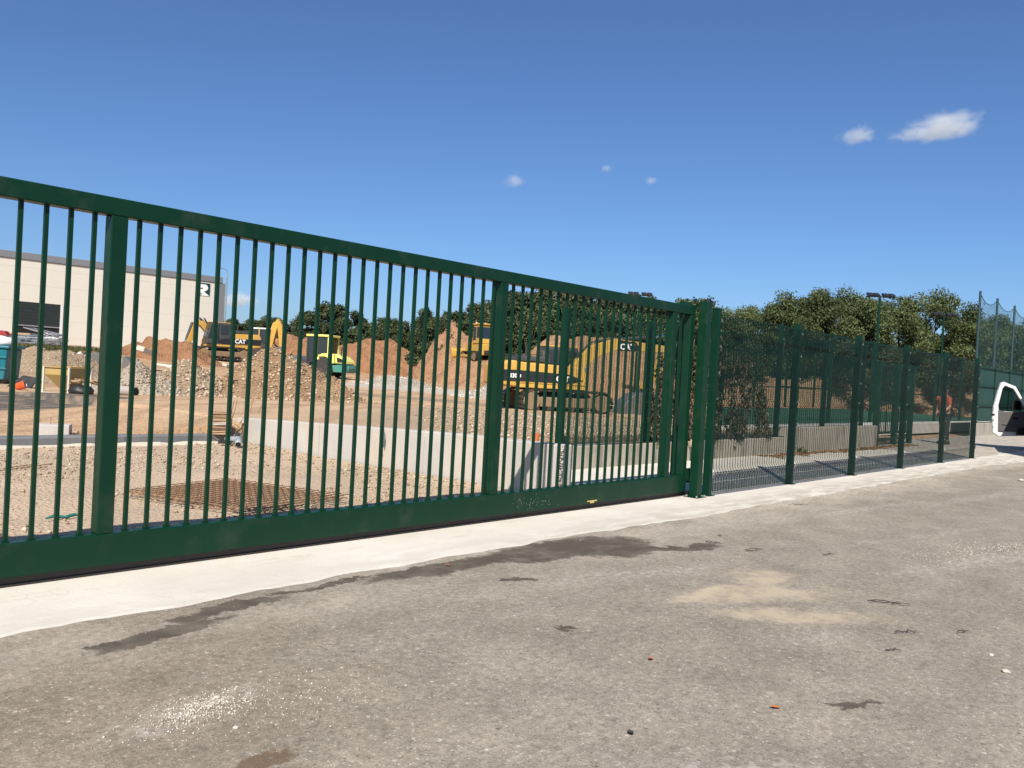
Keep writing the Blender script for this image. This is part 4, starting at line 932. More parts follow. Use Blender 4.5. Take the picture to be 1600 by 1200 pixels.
# trees that can be told apart, on the right
rt = [(1165, 492, 60, 'leafy tree just right of the gate posts'), (1228, 470, 62, 'bushy olive green tree above the second fence panel'), (1290, 462, 60, 'tallest olive green tree left of the front floodlight'), (1352, 470, 58, 'full crowned tree behind the front floodlight mast'),
      (1408, 468, 60, 'tree with open branches right of the front floodlight'), (1470, 468, 66, 'slim tree rising behind the rear floodlight'), (1512, 488, 60, 'broad low tree left of the tall netting'), (1560, 500, 64, 'tree seen through the tall netting'), (1618, 500, 62, 'tree behind the netting at the picture edge'), (1668, 490, 62, 'tree behind the netting, mostly beyond the right edge')]
for k, (px, py, Z, lb) in enumerate(rt):
    t_ = far(px, py, Z); b = .3; h = t_.z - b; tree('locust', k % 5, t_.x, t_.y, b, h / 8.0, k * 1.3, lb, name='locust_tree')
more_rt = [(1132, 486, 64, 'low leafy tree peeping out beside the first fence post'), (1196, 480, 66, 'tree between the two leftmost trees of the row behind the fence'), (1258, 470, 66, 'tree filling the gap left of the tallest olive tree'), (1322, 466, 64, 'tree behind and between the tallest tree and the front floodlight')]
for k, (px, py, Z, lb) in enumerate(more_rt):
    t_ = far(px, py, Z); b = .3; h = t_.z - b; tree('locust', (k + 2) % 5, t_.x, t_.y, b, h / 8.0, k * 2.1 + .5, lb, name='locust_tree')
fillers = []
g_ = random.Random(5)
for px in range(1130, 1700, 38):                      # undergrowth behind, seen through the fence
    fillers.append((px + g_.uniform(-10, 10), 535 + g_.uniform(-12, 14), 72 + g_.uniform(-3, 5), 0))
for px in range(345, 700, 26): fillers.append((px + g_.uniform(-8, 8), (496 if px < 460 else 482 if px < 545 else 498) + g_.uniform(-6, 8), 104 + g_.uniform(-6, 8), 1))
for px in range(350, 720, 34): fillers.append((px + g_.uniform(-8, 8), 512 + g_.uniform(-8, 8), 96 + g_.uniform(-3, 3), 2))
for px in range(690, 1130, 30): fillers.append((px + g_.uniform(-8, 8), float(np.interp(px, [690, 740, 800, 850, 950, 1130], [492, 478, 464, 456, 466, 484])) + g_.uniform(-6, 8), 82 + g_.uniform(-4, 5), 3))
for px in range(700, 1130, 36): fillers.append((px + g_.uniform(-8, 8), 500 + g_.uniform(-8, 10), 74 + g_.uniform(-2, 3), 4))
WOOD = [('low dark tree filling the gaps behind the court, seen through the mesh fence', 'undergrowth trees behind the court'), ('dark tree on the skyline between warehouse and conifer', 'skyline trees left of the conifer'), ('shorter dark tree at the foot of the wood between warehouse and conifer', 'front trees left of the conifer'),
        ('tall dark tree on the skyline above bulldozer and large excavator', 'skyline trees behind the excavator'), ('shorter dark tree on the bank behind the large excavator', 'front trees behind the excavator')]
for k, (px, py, Z, wk_) in enumerate(fillers):
    t_ = far(px, py, Z); b = hg(t_.x, t_.y) - .1; h = max(2.4, t_.z - b)
    o = tree('wood', k % 4, t_.x, t_.y, b, h / 6.4, k * 1.7, *WOOD[wk_])
    q = max(1.0, 5.2 / h); o.scale = (h / 6.4 * q, h / 6.4 * q, h / 6.4)
# conifer above the wood
cv = MB(); cv.tube([(0, 0, 0), (0, 0, 5), (0, 0, 10)], [.16, .1, .02], 7); cen = []; rad = []
g_ = random.Random(3)
for k in range(64):
    z = 2.6 + 7.2 * k / 64; rr = 1.35 * (1 - (z - 2.6) / 7.9) * g_.uniform(.65, 1.1); a = k * 2.4; cen.append((math.cos(a) * rr, math.sin(a) * rr, z - .2 * rr)); rad.append(.26 + .22 * (1 - (z - 2.6) / 7.8)); cv.tube([(0, 0, z + .1), cen[-1]], [.03, .01], 4)
V, F = leaf_cloud(cen, rad, 5200, .17, .1, .5, 2.2, 9)
t_ = far(667, 478, 98); b = hg(t_.x, t_.y)
co = empty('conifer_tree', (t_.x, t_.y, b), 0, 'pointed dark conifer rising above the wood edge', 'tree'); co.scale = ((t_.z - b) / 10,) * 3
cv.build('trunk', 'bark', co); link('crown', npmesh('crown', V, F), 'leaf_conifer', co)

# withered ivy on the second fence
cen = []; rad = []; stm = MB(); g_ = random.Random(12)
for k in range(12):
    x = 12.8 + k * .40 + g_.uniform(-.15, .15); pts = [(x, 8.12, .3)]; z = .3; top = 2.5 - abs(k - 4.5) * .17 - g_.uniform(0, .35)
    while z < top:
        z += .22; x += g_.uniform(-.12, .12); pts.append((x, 8.10 + g_.uniform(-.04, .03), z)); dens = 1 if z < 1.5 else .6
        if g_.random() < dens: cen.append((x + g_.uniform(-.1, .1), 8.10, z)); rad.append(g_.uniform(.10, .24))
    stm.tube(pts, .010, 4)
V, F = leaf_cloud(cen, rad, 7500, .060, .1, 1.0, 1.3, 21); V[:, 1] = 8.11 + (V[:, 1] - 8.11) * .55
iv = empty('ivy', (15, 8.1, .36), 0, 'withered brown ivy climbing the second mesh fence', 'ivy')
for o in (stm.build('stem', 'bark', iv), link('leaves', npmesh('leaves', V, F), 'leaf_ivy', iv)): o.location = (-15, -8.1, -.36)
iv.children[1]['kind'] = 'stuff'
# leaf litter along the stained wall
cen = [(random.uniform(16.8, 26.5), 8.0 - abs(random.gauss(0, .16)), .012) for _ in range(160)]
V, F = leaf_cloud(cen, [.12] * 160, 4200, .045, 1.2, .12, 1.4, 30); V[:, 2] = np.abs(V[:, 2]) * .5 + .008; V[:, 1] = np.minimum(V[:, 1], 8.07)
tag(link('leaf_litter', npmesh('leaf_litter', V, F), 'leaf_litter'), 'dry brown leaves drifted against the stained wall', 'leaves', kind='stuff')
cen = [(random.uniform(24.5, 27.3), random.uniform(8.3, 9.6), .02) for _ in range(50)]
V, F = leaf_cloud(cen, [.15] * 50, 900, .05, 1.2, .12, 1.4, 31); V[:, 2] = np.abs(V[:, 2]) * .5 + .008
tag(link('leaf_litter', npmesh('leaf_litter', V, F), 'leaf_litter'), 'dry leaves lying behind the green pedestrian gate', 'leaves', kind='stuff')
# rough grass on the far left of the site
bl = []; 
for _ in range(26000):
    px, Z = random.uniform(-10, 170), random.uniform(40, 60); q = far(px, 545, Z); d_ = fbm(q.x, q.y, .25, 3)
    if d_ < .0 + random.uniform(-.15, .15): continue
    z = hg(q.x, q.y); a = random.uniform(0, 3.14); hgt = random.uniform(.06, .26) * (1 + d_); w = .04
    bl += [(q.x - w * math.cos(a), q.y - w * math.sin(a), z - .03), (q.x + w * math.cos(a), q.y + w * math.sin(a), z - .03), (q.x + random.uniform(-.15, .15), q.y + random.uniform(-.15, .15), z + hgt)]
tag(link('grass', npmesh('grass', bl, np.arange(len(bl)).reshape(-1, 3)), 'grass_blade'), 'rough green and straw grass in front of the warehouse', 'grass', kind='stuff')

# ------------------------------------------------------------------ things lying about the site
def onsite(px, py, Z):
    q = far(px, py, Z); return (q.x, q.y, hg(q.x, q.y))
# teal container with a white sack and a red cone on top
p_ = onsite(-14, 585, 27)
tk = empty('waste_container', p_, VA + .1, 'teal plastic container at the left picture edge', 'container')
MB().prism([(-.62, .12), (.62, .12), (.70, 1.10), (-.70, 1.10)], -.5, .5).build('tub', 'teal_plastic', tk, .05, seg=3)
MB().box(-.76, .76, -.56, .56, 1.101, 1.19).build('rim', 'teal_plastic', tk, .03)
for z in (.45, .80): MB().box(-.69, .69, -.545, -.49, z, z + .05).build('rib', 'teal_plastic', tk, .01)
for x in (-.5, .5): MB().cyl((x, -.35, .10), (x, .35, .10), .10, n=12).build('wheel', 'rubber', tk)
sk = MB().lathe([(.05, 1.19), (.42, 1.19), (.48, 1.28), (.40, 1.42), (.18, 1.50), (.04, 1.52)], 14)
sk.v = [(x * (1 + .12 * vn(x * 3, y * 3, z)), y * (1 + .12 * vn(y * 3, x * 3, z)), z) for x, y, z in sk.v]
o = tag(sk.build('sack', 'bag_white', None, 0, True), 'white sack lying on the teal container', 'sack'); o.location = (p_[0] + .25 * math.cos(VA), p_[1] + .25 * math.sin(VA), p_[2] + .002)
o = tag(MB().prism([(-.16, 0), (.20, 0), (.10, .14), (-.10, .16)], -.12, .12).build('crate', 'cone_red', None, .015), 'dark red crate on the white sack', 'crate'); o.location = (p_[0] + .32 * math.cos(VA), p_[1] + .32 * math.sin(VA), p_[2] + 1.515); o.rotation_euler = (0, 0, VA)
# black board leaning on the sand and orange bucket
p_ = onsite(36, 588, 25.5)
o = tag(MB().prism([(-.5, -.02), (.25, -.02), (.42, .32), (-.05, .38)], -.02, .02).build('black_board', 'bitumen_board', None), 'black board leaning against the sandy heap', 'board'); o.location = p_; o.rotation_euler = (R(-18), 0, VA)
p_ = onsite(31, 588, 24.6)
bk = empty('bucket', p_, VA, 'small orange plastic bucket lying in front of the black board', 'bucket', rot=(R(0), R(70), VA + .5)); bk.location.z += .11
MB().lathe([(.09, 0), (.12, .22), (.13, .22), (.13, .24), (.115, .24), (.085, .01)], 16, (0, 0, -.11)).build('pail', 'orange_plastic', bk, 0, True)
MB().tube([(.12, 0, .11), (.10, .1, .16), (0, .15, .18), (-.10, .1, .16), (-.12, 0, .11)], .006, 5).build('handle', 'galv', bk)
# mortar hopper on legs
p_ = onsite(105, 603, 24)
hp = empty('hopper', p_, VA - .25, 'yellowish steel mortar hopper on thin legs', 'hopper')
hs_ = MB().add([(-.40, -.40, .72), (.40, -.40, .72), (.40, .40, .72), (-.40, .40, .72), (-.40, -.40, .52), (.40, -.40, .52), (.40, .40, .52), (-.40, .40, .52), (-.10, -.10, .08), (.14, -.10, .08), (.14, .14, .08), (-.10, .14, .08)],
               [(4, 5, 1, 0), (5, 6, 2, 1), (6, 7, 3, 2), (7, 4, 0, 3), (8, 9, 5, 4), (9, 10, 6, 5), (10, 11, 7, 6), (11, 8, 4, 7), (11, 10, 9, 8)])
ho = hs_.build('funnel', 'hopper_tan', hp); so = ho.modifiers.new('thick', 'SOLIDIFY'); so.thickness = .02
for x in (-.42, .42):
    for y in (-.42, .42): MB().box(x - .022, x + .022, y - .022, y + .022, .0, .74).build('leg', 'pipe_cream', hp)
for y in (-.42, .42): MB().box(-.398, .398, y - .02, y + .02, .72, .76).build('rim', 'hopper_tan', hp)
for x in (-.42, .42): MB().box(x - .02, x + .02, -.398, .398, .725, .762).build('rim', 'hopper_tan', hp)
MB().box(-.5, .5, -.47, -.43, .0, .03).build('foot_bar', 'pipe_cream', hp)
# dark tool bundle beside the hopper
p_ = onsite(128, 604, 23.6)
o = empty('tool_bundle', p_, VA, 'heap of dark tools and battens right of the hopper', 'tools')
sk = MB().lathe([(.02, 0), (.26, .0), (.28, .10), (.18, .22), (.03, .26)], 12); sk.v = [(x * (1.3 + .3 * vn(x * 5, y * 5, z)), y, z * (1 + .4 * vn(x * 4, y * 4, 2))) for x, y, z in sk.v]; sk.build('bag', 'black_plastic', o, 0, True)
for k in range(5): MB().obox((-.05 + .06 * k, .05, .33 + .05 * (k % 2)), (.7, .05, .03), (0, R(-8 + 5 * k), .3 * k)).build('batten', 'wood', o)
# barrier panels and pipes stacked by the shutter door
p_ = onsite(66, 545, 58)
bp_ = empty('barrier_stack', p_, VA + .1, 'stack of galvanised barrier panels in front of the shutter door', 'barriers')
for k in range(7):
    pn = MB(); z = .08 + k * .16
    for q in range(2): pn.cyl((-1.3, -.5 + q * 1.0, z), (1.3, -.5 + q, z + .05), .03, n=6)
    for q in range(9): pn.cyl((-1.3 + q * .325, -.5, z), (-1.3 + q * .325, .5, z + .02), .02, n=5)
    b_ = pn.build('barrier_panel', 'galv', bp_); b_.rotation_euler = (R(random.uniform(-4, 4)), R(random.uniform(-5, 5) + (14 if k > 4 else 0)), random.uniform(-.3, .3))
p_ = onsite(78, 530, 60); o = empty('bag_stack', p_, VA, 'white sacks stacked behind the barrier panels', 'sacks')
for k, (x, z) in enumerate(((-.5, .45), (0, .45), (.5, .45), (-.25, .68), (.25, .68))):
    MB().box(x - .24, x + .24, -.3, .3, z, z + .22).build('sack', 'bag_white', o, .08, seg=3)
MB().box(-1.0, 1.0, -.5, .5, .0, .44).build('pallet_load', 'sheet_grey', o, .03)
p_ = onsite(38, 545, 56); o = empty('scrap_tubes', p_, VA, 'loose grey steel tubes left of the barrier panels', 'tubes')
for k in range(8): MB().obox((random.uniform(-.3, .3), random.uniform(-.4, .4), .1 + k * .08), (2.6, .07, .07), (0, random.uniform(-.14, .14), random.uniform(-.4, .4))).build('tube', ('galv', 'tarp_blue')[k % 2], o)
p_ = onsite(30, 520, 60); o = tag(MB().box(-1.0, 1.0, -.4, .4, 0, .14).build('board_stack', 'wood', None, .02), 'flat reddish board stack in the shutter doorway', 'boards'); o.location = (p_[0], p_[1], p_[2] + .6); o.rotation_euler[2] = VA
lg = MB(); lg.box(-.9, .9, -.35, .35, 0, .599); lo = lg.build('timber_rack', 'sheet_grey'); lo.location = p_; lo.rotation_euler[2] = VA; tag(lo, 'grey rack carrying the reddish boards', 'rack')
# white rubble, grey sheets, planks and pipes between the heaps
g_ = random.Random(8)
rb = []; rs = []
for k in range(60):
    px = g_.uniform(103, 165); q = far(px, 550, g_.uniform(47, 52)); r = g_.uniform(.08, .28); rb.append((q.x, q.y, hg(q.x, q.y) + r * .5)); rs.append(r)
stones('rubble', rb, rs, 'stones_pale', label='white broken rubble lying in the grass', cat='rubble')
p_ = onsite(160, 556, 46)
o = tag(MB().prism([(-1.1, 0), (.55, 0), (.45, .12), (.1, .62), (-.2, .70)], -.6, .6).build('grey_heap', 'sheet_grey', None, .05), 'dark grey angular heap beside the white rubble', 'heap'); o.location = p_; o.rotation_euler[2] = VA
p_ = onsite(195, 575, 38)
o = empty('timber_stack', p_, VA, 'stack of old timber and bricks left of the grey sheet', 'timber')
for k in range(5): MB().box(-.55, .5, -.25 + .02 * k, .25, .02 + k * .13, .12 + k * .13).build('beam', 'wood', o, .01)
for k in range(7): MB().obox((-.45 + .16 * k, 0, .72 + .10 * (k % 2)), (.13, .22, .2), (0, .3 * (k % 3 - 1), .2 * k)).build('brick', ('rubble', 'rust')[k % 3 == 0], o, .005)
p_ = onsite(218, 578, 37)
o = tag(MB().prism([(-.55, 0), (.80, .0), (.82, .05), (-.50, .95), (-.55, .93)], -.5, .5).build('grey_sheet', 'sheet_grey', None, .01), 'dark grey sheet sloping down beside the timber stack', 'sheet'); o.location = p_; o.rotation_euler[2] = VA
for k, (px0, py0, px1, py1, Z, r, lb) in enumerate([(240, 569, 268, 573, 33, .055, 'leftmost cream plastic pipe on the stony heap'), (262, 573, 292, 577, 32.6, .075, 'thick cream plastic pipe with open dark end'), (272, 572, 290, 570, 33.6, .05, 'cream pipe crossing behind the thick pipe'), (294, 572, 310, 574, 33.2, .06, 'short white pipe behind the stony heap')]):
    a, b = far(px0, py0, Z), far(px1, py1, Z - .3)
    o = empty('plastic_pipe', tuple(a), 0, lb, 'pipe', 'pipes on the stony heap'); d_ = b - a; n_ = d_.normalized()
    MB().cyl((0, 0, 0), d_, r, n=12).build('pipe_body', 'pipe_cream', o); MB().cyl(d_ + n_ * .001, d_ + n_ * .004, r * .8, n=12).build('end_shade_disc', 'black_plastic', o)  # black disc on the solid end paints the shade inside the pipe
g0 = far(181, 607, 24.5); g1 = far(212, 613, 24.3); zz = hg(g0.x, g0.y) + .13
o = empty('concrete_pipe', (g0.x, g0.y, zz), 0, 'grey concrete pipe lying at the foot of the pale gravel heap', 'pipe'); d_ = Vector((g1.x - g0.x, g1.y - g0.y, 0)); n_ = d_.normalized()
MB().cyl(n_ * -.5, d_, .14, n=18).build('pipe_body', 'pipe_concrete', o, 0, False); MB().cyl(d_ + n_ * .001, d_ + n_ * .005, .11, n=18).build('end_shade_disc', 'inside_shade', o)  # dark disc on the closed end, painted shade of the bore
p_ = onsite(288, 556, 44)
o = MB()
for j in range(7):
    for i in range(13): o.v.append(((i / 12 - .5) * 2.2, (j / 6 - .5) * 1.0, .18 + .18 * fbm(i * .3, j * .4, 1, 3) - .2 * abs(j / 6 - .5)))
o.f = [(j * 13 + i, j * 13 + i + 1, (j + 1) * 13 + i + 1, (j + 1) * 13 + i) for j in range(6) for i in range(12)]
o = tag(o.build('tarpaulin', 'tarp_blue', None, 0, True), 'crumpled blue grey tarpaulin by the excavator arm', 'tarpaulin'); o.location = p_; o.rotation_euler[2] = VA
for k, (px, py, Z, r, lb) in enumerate([(355, 572, 28.2, .16, 'flat pale slab stone on the brown heap'), (228, 548, 46, .45, 'white block lying before the red soil bank')]):
    q = far(px, py, Z); o = tag(MB().obox((0, 0, 0), (r * 2, r * 1.2, r * .6), (.2, .25, .4)).build('slab_stone', 'rubble', None, .02), lb, 'stone'); o.location = q
# concrete block with a rebar stub
q = spot(85, 681, .11); cbk = empty('concrete_block', (q.x, q.y, .10), VA + .35, 'pale concrete block with a rebar stub behind the kerb', 'block')
MB().box(-.24, .22, -.16, .16, -.05, .19).build('block_body', 'concrete_block', cbk, .012)
MB().cyl((-.06, 0, .19), (-.06, .01, .30), .007, n=6).build('rebar_stub', 'rust', cbk)
sp_ = spot(112, 682, .11); stones('earth_clods', [(sp_.x + random.uniform(-.1, .16), sp_.y + random.uniform(-.06, .1), .12 + random.uniform(0, .06)) for _ in range(22)], [random.uniform(.02, .055) for _ in range(22)], 'stones_brown', label='dark earth clods beside the concrete block', cat='clods')
# column stub with rebar cage
q = spot(345, 682, .12)
cg_ = empty('rebar_column', (q.x, q.y, .12), VA + .2, 'half boarded rebar column stub standing at the kerb end', 'rebar cage')
for x in (-.15, .15):
    for y in (-.12, .12):
        MB().tube([(x, y, -.1), (x, y, .30), (x * 1.15 + random.uniform(-.03, .03), y, .42), (x * 1.3 + random.uniform(-.05, .05), y, .62)], .008, 5).build('rebar', 'rust', cg_)
for k in range(7):
    z = .04 + k * .06; MB().tube([(-.16, -.13, z), (.16, -.13, z + .01), (.16, .13, z), (-.16, .13, z + .01), (-.16, -.13, z)], .006, 4).build('stirrup', 'rust', cg_)
for k in range(5): MB().obox((0, -.02, .07 + k * .075), (.26, .16, .06), (0, 0, random.uniform(-.1, .1))).build('board', ('wood', 'rust', 'rubble')[k % 3], cg_, .008)
# drain pipe with elbow
q = spot(362, 692, .05)
dp = empty('drain_pipe', (q.x, q.y, .06), VA, 'grey plastic drain pipe with an elbow at the kerb end', 'pipe')
MB().tube([(-.12, .08, .04), (.06, .02, .05), (.11, -.02, .06), (.15, -.12, .02), (.17, -.20, -.01)], .05, 12).build('pipe_body', 'pvc_grey', dp, 0, True)
MB().cyl((.11, -.05, .055), (.135, -.10, .035), .058, n=14).build('collar', 'pvc_grey', dp); MB().cyl((.1705, -.201, -.01), (.1725, -.206, -.0115), .042, n=12).build('end_shade_disc', 'inside_shade', dp)  # last disc paints the shaded bore of the pipe mouth
MB().box(-.22, -.02, -.02, .05, -.03, .02).build('bracket', 'black_plastic', dp)
for k, (a, b, lb) in enumerate([((361, 690), (395, 622), 'thin wooden stake leaning left of the light wall end'), ((402, 657), (418, 620), 'thin red rod standing behind the light wall end'), ((391, 640), (399, 612), 'short thin rod behind the light wall end')]):
    A_ = spot(*a, .05) if k == 0 else Vector((*far(*a, 17)[:2], .40)); B_ = far(*b, (A_.length if k == 0 else 17.3))
    if k == 0: B_ = far(*b, 15.4)
    o = tag(MB().cyl((0, 0, 0), B_ - A_, .010, n=6).build('stake', 'wood' if k == 0 else 'rust'), lb, 'stake'); o.location = A_
# reinforcement mesh mats lying on the yard
mt = empty('steel_mesh_mats', (4.70, 7.93, .02), .0, 'pile of rusty reinforcement mesh mats lying flat in the yard', 'steel mesh')
for k in range(2):
    wm_ = MB(); z = .012 + .02 * k; ang = (.10, .13, .06)[k]; ox, oy = ((0, 0), (.06, .05), (-.05, .06))[k]
    for i in range(15): x = -.70 + i * .10; wm_.box(x - .004, x + .004, -.86, .86, z - .004, z + .004)
    for j in range(18): y = -.85 + j * .10; wm_.box(-.70, .70, y - .004, y + .004, z + .004, z + .012)
    c_ = wm_.build('mesh_mat', 'rust', mt); c_.location = (ox, oy, 0); c_.rotation_euler = (0, 0, ang + .15); c_['kind'] = 'stuff'
for k, (a, b, lb) in enumerate([((-20, 742), (82, 730), 'longer rusty rod lying in the yard at the left edge'), ((5, 736), (60, 730), 'shorter rusty rod lying beside the longer one')]):
    A_, B_ = spot(*a), spot(*b); o = tag(MB().tube([(0, 0, .03), ((B_ - A_) * .5 + Vector((0, .02, .035))), (B_ - A_) + Vector((0, 0, .045))], .007, 5).build('steel_rod', 'rust'), lb, 'rod'); o.location = A_
q = spot(95, 812); o = tag(MB().tube([(-.12, 0, .02), (-.05, .02, .035), (.04, .0, .02), (.12, .03, .03), (.16, .02, .02)], [.008, .016, .014, .016, .006], 5).build('plastic_strip', 'plastic_green'), 'torn green plastic strip lying in the yard', 'plastic'); o.location = q
# orange duct stub on the bank, leaning board by the guide posts
q = spot(836, 692, .45); o = tag(MB().lathe([(.045, 0), (.045, .17), (.036, .17), (.036, .02)], 14).build('duct_stub', 'orange_pipe'), 'short orange duct stub standing on the gravel bank', 'pipe'); o.location = (q.x, q.y, .42); o.rotation_euler = (.12, .1, 0)
o = tag(MB().obox((0, 0, .30), (.17, .03, .66), (0, 0, 0)).build('leaning_board', 'board_tan', None, .004), 'tan wooden board leaning on the stained wall behind the guide posts', 'board'); o.location = (13.35, 7.9, .006); o.rotation_euler = (R(-14), R(12), 0)
o = tag(MB().obox((0, 0, .2), (.13, .03, .44), (0, 0, 0)).build('leaning_board', 'board_tan', None, .004), 'smaller tan board leaning right of the taller board', 'board'); o.location = (13.95, 7.88, .006); o.rotation_euler = (R(-16), R(8), 0)
q = (20.9, 8.0); 
V, F = leaf_cloud([(18.9, 7.98, .05)], [.12], 60, .05, .8, .6, 1.8, 77); tag(link('weed', npmesh('weed', V, F), 'grass_blade'), 'small bright weed at the foot of the stained wall', 'weed')

# ------------------------------------------------------------------ van with its door open
hinge = far(1602, 690, 25.8); hx_, hy_ = hinge.x, hinge.y; vh = R(14.5)
vo = Vector((hx_, hy_, 0)) - Matrix.Rotation(vh, 3, 'Z') @ Vector((1.78, 1.0, 0))
van = empty('van', (vo.x, vo.y, .0), vh, 'white delivery van with its driver door open at the right picture edge', 'van')
MB().prism([(-3.0, .42), (2.62, .42), (2.70, .62), (2.66, 1.02), (2.05, 1.18), (1.35, 2.02), (.9, 2.28), (-2.95, 2.30), (-3.02, 1.4)], -.97, .97).build('body', 'white_paint', van, .08, seg=3)
MB().prism([(.75, .5), (1.74, .5), (1.74, 1.12), (1.28, 1.92), (.75, 1.92)], .972, .982).build('doorway_shade_panel', 'black_plastic', van)  # black panel on the solid side paints the cabin's shade
MB().prism([(1.42, 1.98), (2.07, 1.20), (2.10, 1.20), (1.46, 1.99)], -.86, .86).build('windscreen', 'glass_dark', van)
for x in (1.78, -1.9):
    for y in (-.86, .86): wheel(van, x, y, .34, .24, rim='galv')
MB().box(2.55, 2.74, -.92, .92, .36, .62).build('bumper', 'black_plastic', van, .04)
for y in (-.72, .72): MB().obox((2.62, y, .86), (.12, .34, .24), (0, -.2, 0)).build('headlight', 'glass_dark', van, .03)
for y in (-.9, .9): MB().box(-3.05, -3.0, y - .06, y + .06, .8, 1.5).build('tail_lamp', 'cone_red', van, .01)
door = bpy.data.objects.new('door', None); C.objects.link(door); door.parent = van; door.location = (1.78, 1.0, 0); door.rotation_euler = (0, 0, R(-63)); door['label'] = 'open driver door with grey inner trim'
# in door space: x runs from the hinge back along the closed door (negative), y outward
def dpoly(pts): return [(-a, b) for a, b in pts]
outer = [(.02, .42), (.82, .36), (1.00, .46), (1.04, .95), (1.02, 1.25), (.92, 1.72), (.84, 1.99), (.76, 2.02), (.40, 1.90), (.02, 1.30)]
inner = [(.06, 1.14), (.86, 1.14), (.88, 1.30), (.78, 1.82), (.70, 1.90), (.44, 1.82), (.07, 1.28)]
fr_ = MB(); no_, ni_ = len(outer), len(inner)
MB().prism(dpoly([(.02, .42), (.82, .36), (1.00, .46), (1.04, .95), (1.02, 1.13), (.02, 1.13)]), -.02, .06).build('door_shell', 'white_paint', door, .02)
for seg in ([(.865, 1.131), (1.02, 1.131), (1.02, 1.25), (.92, 1.72), (.84, 1.99), (.76, 2.02), (.715, 1.915), (.79, 1.83), (.89, 1.30)], [(.02, 1.131), (.065, 1.131), (.075, 1.28), (.45, 1.825), (.714, 1.914), (.759, 2.02), (.40, 1.90), (.02, 1.30)]):
    MB().prism(dpoly(seg), -.015, .05).build('window_frame', 'white_paint', door)
MB().prism(dpoly([(.066, 1.132), (.864, 1.132), (.888, 1.30), (.788, 1.83), (.712, 1.91), (.452, 1.822), (.077, 1.28)]), .015, .021).build('door_glass', 'glass_clear', door)
MB().prism(dpoly([(.44, 1.133), (.465, 1.133), (.40, 1.74), (.38, 1.72)]), .0, .03).build('window_divider', 'black_plastic', door)
MB().prism(dpoly([(.05, .52), (.86, .52), (.89, 1.16), (.70, 1.12), (.40, 1.13), (.05, 1.15)]), -.06, -.021).build('inner_trim', 'van_trim', door, .015)
MB().prism(dpoly([(.10, .72), (.78, .72), (.78, .76), (.10, .80)]), -.09, -.061).build('armrest', 'van_trim', door, .01)
MB().prism(dpoly([(.30, .90), (.48, .90), (.48, .97), (.30, .97)]), -.075, -.0605).build('inner_handle', 'black_plastic', door, .005)
MB().prism(dpoly([(.06, .44), (.35, .44), (.30, .62), (.12, .68)]), -.10, -.0605).build('speaker_pocket', 'black_plastic', door, .02)
MB().box(-1.06, -.985, -.03, .04, .98, 1.04).build('latch', 'black_plastic', door, .005)
for z in (.62, .82): MB().box(-1.046, -1.0, -.025, .0, z, z + .05).build('striker', 'galv', door)
mir = MB().box(-.30, -.10, .12, .26, 1.18, 1.48).build('mirror', 'black_plastic', door, .03); MB().box(-.2, -.14, .05, .13, 1.22, 1.28).build('mirror_arm', 'black_plastic', mir)

# ------------------------------------------------------------------ workman behind the fence
q = spot(1474, 694); wk = empty('person', (q.x, q.y, 0), R(150), 'workman in an orange top and dark trousers behind the mesh fence', 'person')
def skinned(name, joints, edges, mat, parent, sub=2, root=0):
    me = bpy.data.meshes.new(name); me.from_pydata([j[0] for j in joints], edges, []); o = bpy.data.objects.new(name, me); C.objects.link(o); o.parent = parent
    sk = o.modifiers.new('skin', 'SKIN'); sk.use_smooth_shade = True
    for v, j in zip(me.skin_vertices[0].data, joints): v.radius = (j[1], j[2] if len(j) > 2 else j[1])
    me.skin_vertices[0].data[root].use_root = True
    ss = o.modifiers.new('sub', 'SUBSURF'); ss.levels = sub; ss.render_levels = sub; me.materials.append(M[mat]); return o
J = [((0, 0, .95), .15, .12), ((.02, 0, 1.15), .15, .11), ((.04, 0, 1.38), .17, .11), ((.05, 0, 1.50), .07), ((.06, 0, 1.60), .075), ((.08, 0, 1.70), .09), 
     ((.05, .19, 1.42), .065), ((.10, .25, 1.14), .05), ((.28, .18, 1.02), .036), ((.36, .15, 1.0), .035),
     ((.05, -.19, 1.42), .065), ((.02, -.26, 1.14), .05), ((.08, -.26, .90), .036), ((.10, -.25, .80), .035),
     ((.02, .10, .88), .10), ((.05, .12, .50), .068), ((.0, .13, .10), .045), ((.12, .14, .05), .045), ((0, -.10, .88), .10), ((-.03, -.12, .50), .068), ((-.08, -.13, .10), .045), ((.04, -.14, .05), .045), ((.10, 0, 1.78), .07)]
Eg = [(0, 1), (1, 2), (2, 3), (3, 4), (4, 5), (5, 22), (2, 6), (6, 7), (7, 8), (8, 9), (2, 10), (10, 11), (11, 12), (12, 13), (0, 14), (14, 15), (15, 16), (16, 17), (0, 18), (18, 19), (19, 20), (20, 21)]
skinned('body', J, Eg, 'skin', wk)
skinned('orange_top', [((0, 0, .90), .175, .14), ((.02, 0, 1.15), .175, .135), ((.04, 0, 1.40), .19, .13), ((.05, 0, 1.50), .09), ((.05, .19, 1.42), .085), ((.09, .24, 1.18), .068), ((.05, -.19, 1.42), .085), ((.02, -.26, 1.18), .068)], [(0, 1), (1, 2), (2, 3), (2, 4), (4, 5), (2, 6), (6, 7)], 'orange_cloth', wk)
skinned('trousers', [((0, 0, .96), .16, .13), ((.02, .10, .86), .12), ((.05, .12, .50), .085), ((.0, .13, .12), .065), ((0, -.10, .86), .12), ((-.03, -.12, .50), .085), ((-.08, -.13, .12), .065)], [(0, 1), (1, 2), (2, 3), (0, 4), (4, 5), (5, 6)], 'dark_cloth', wk)
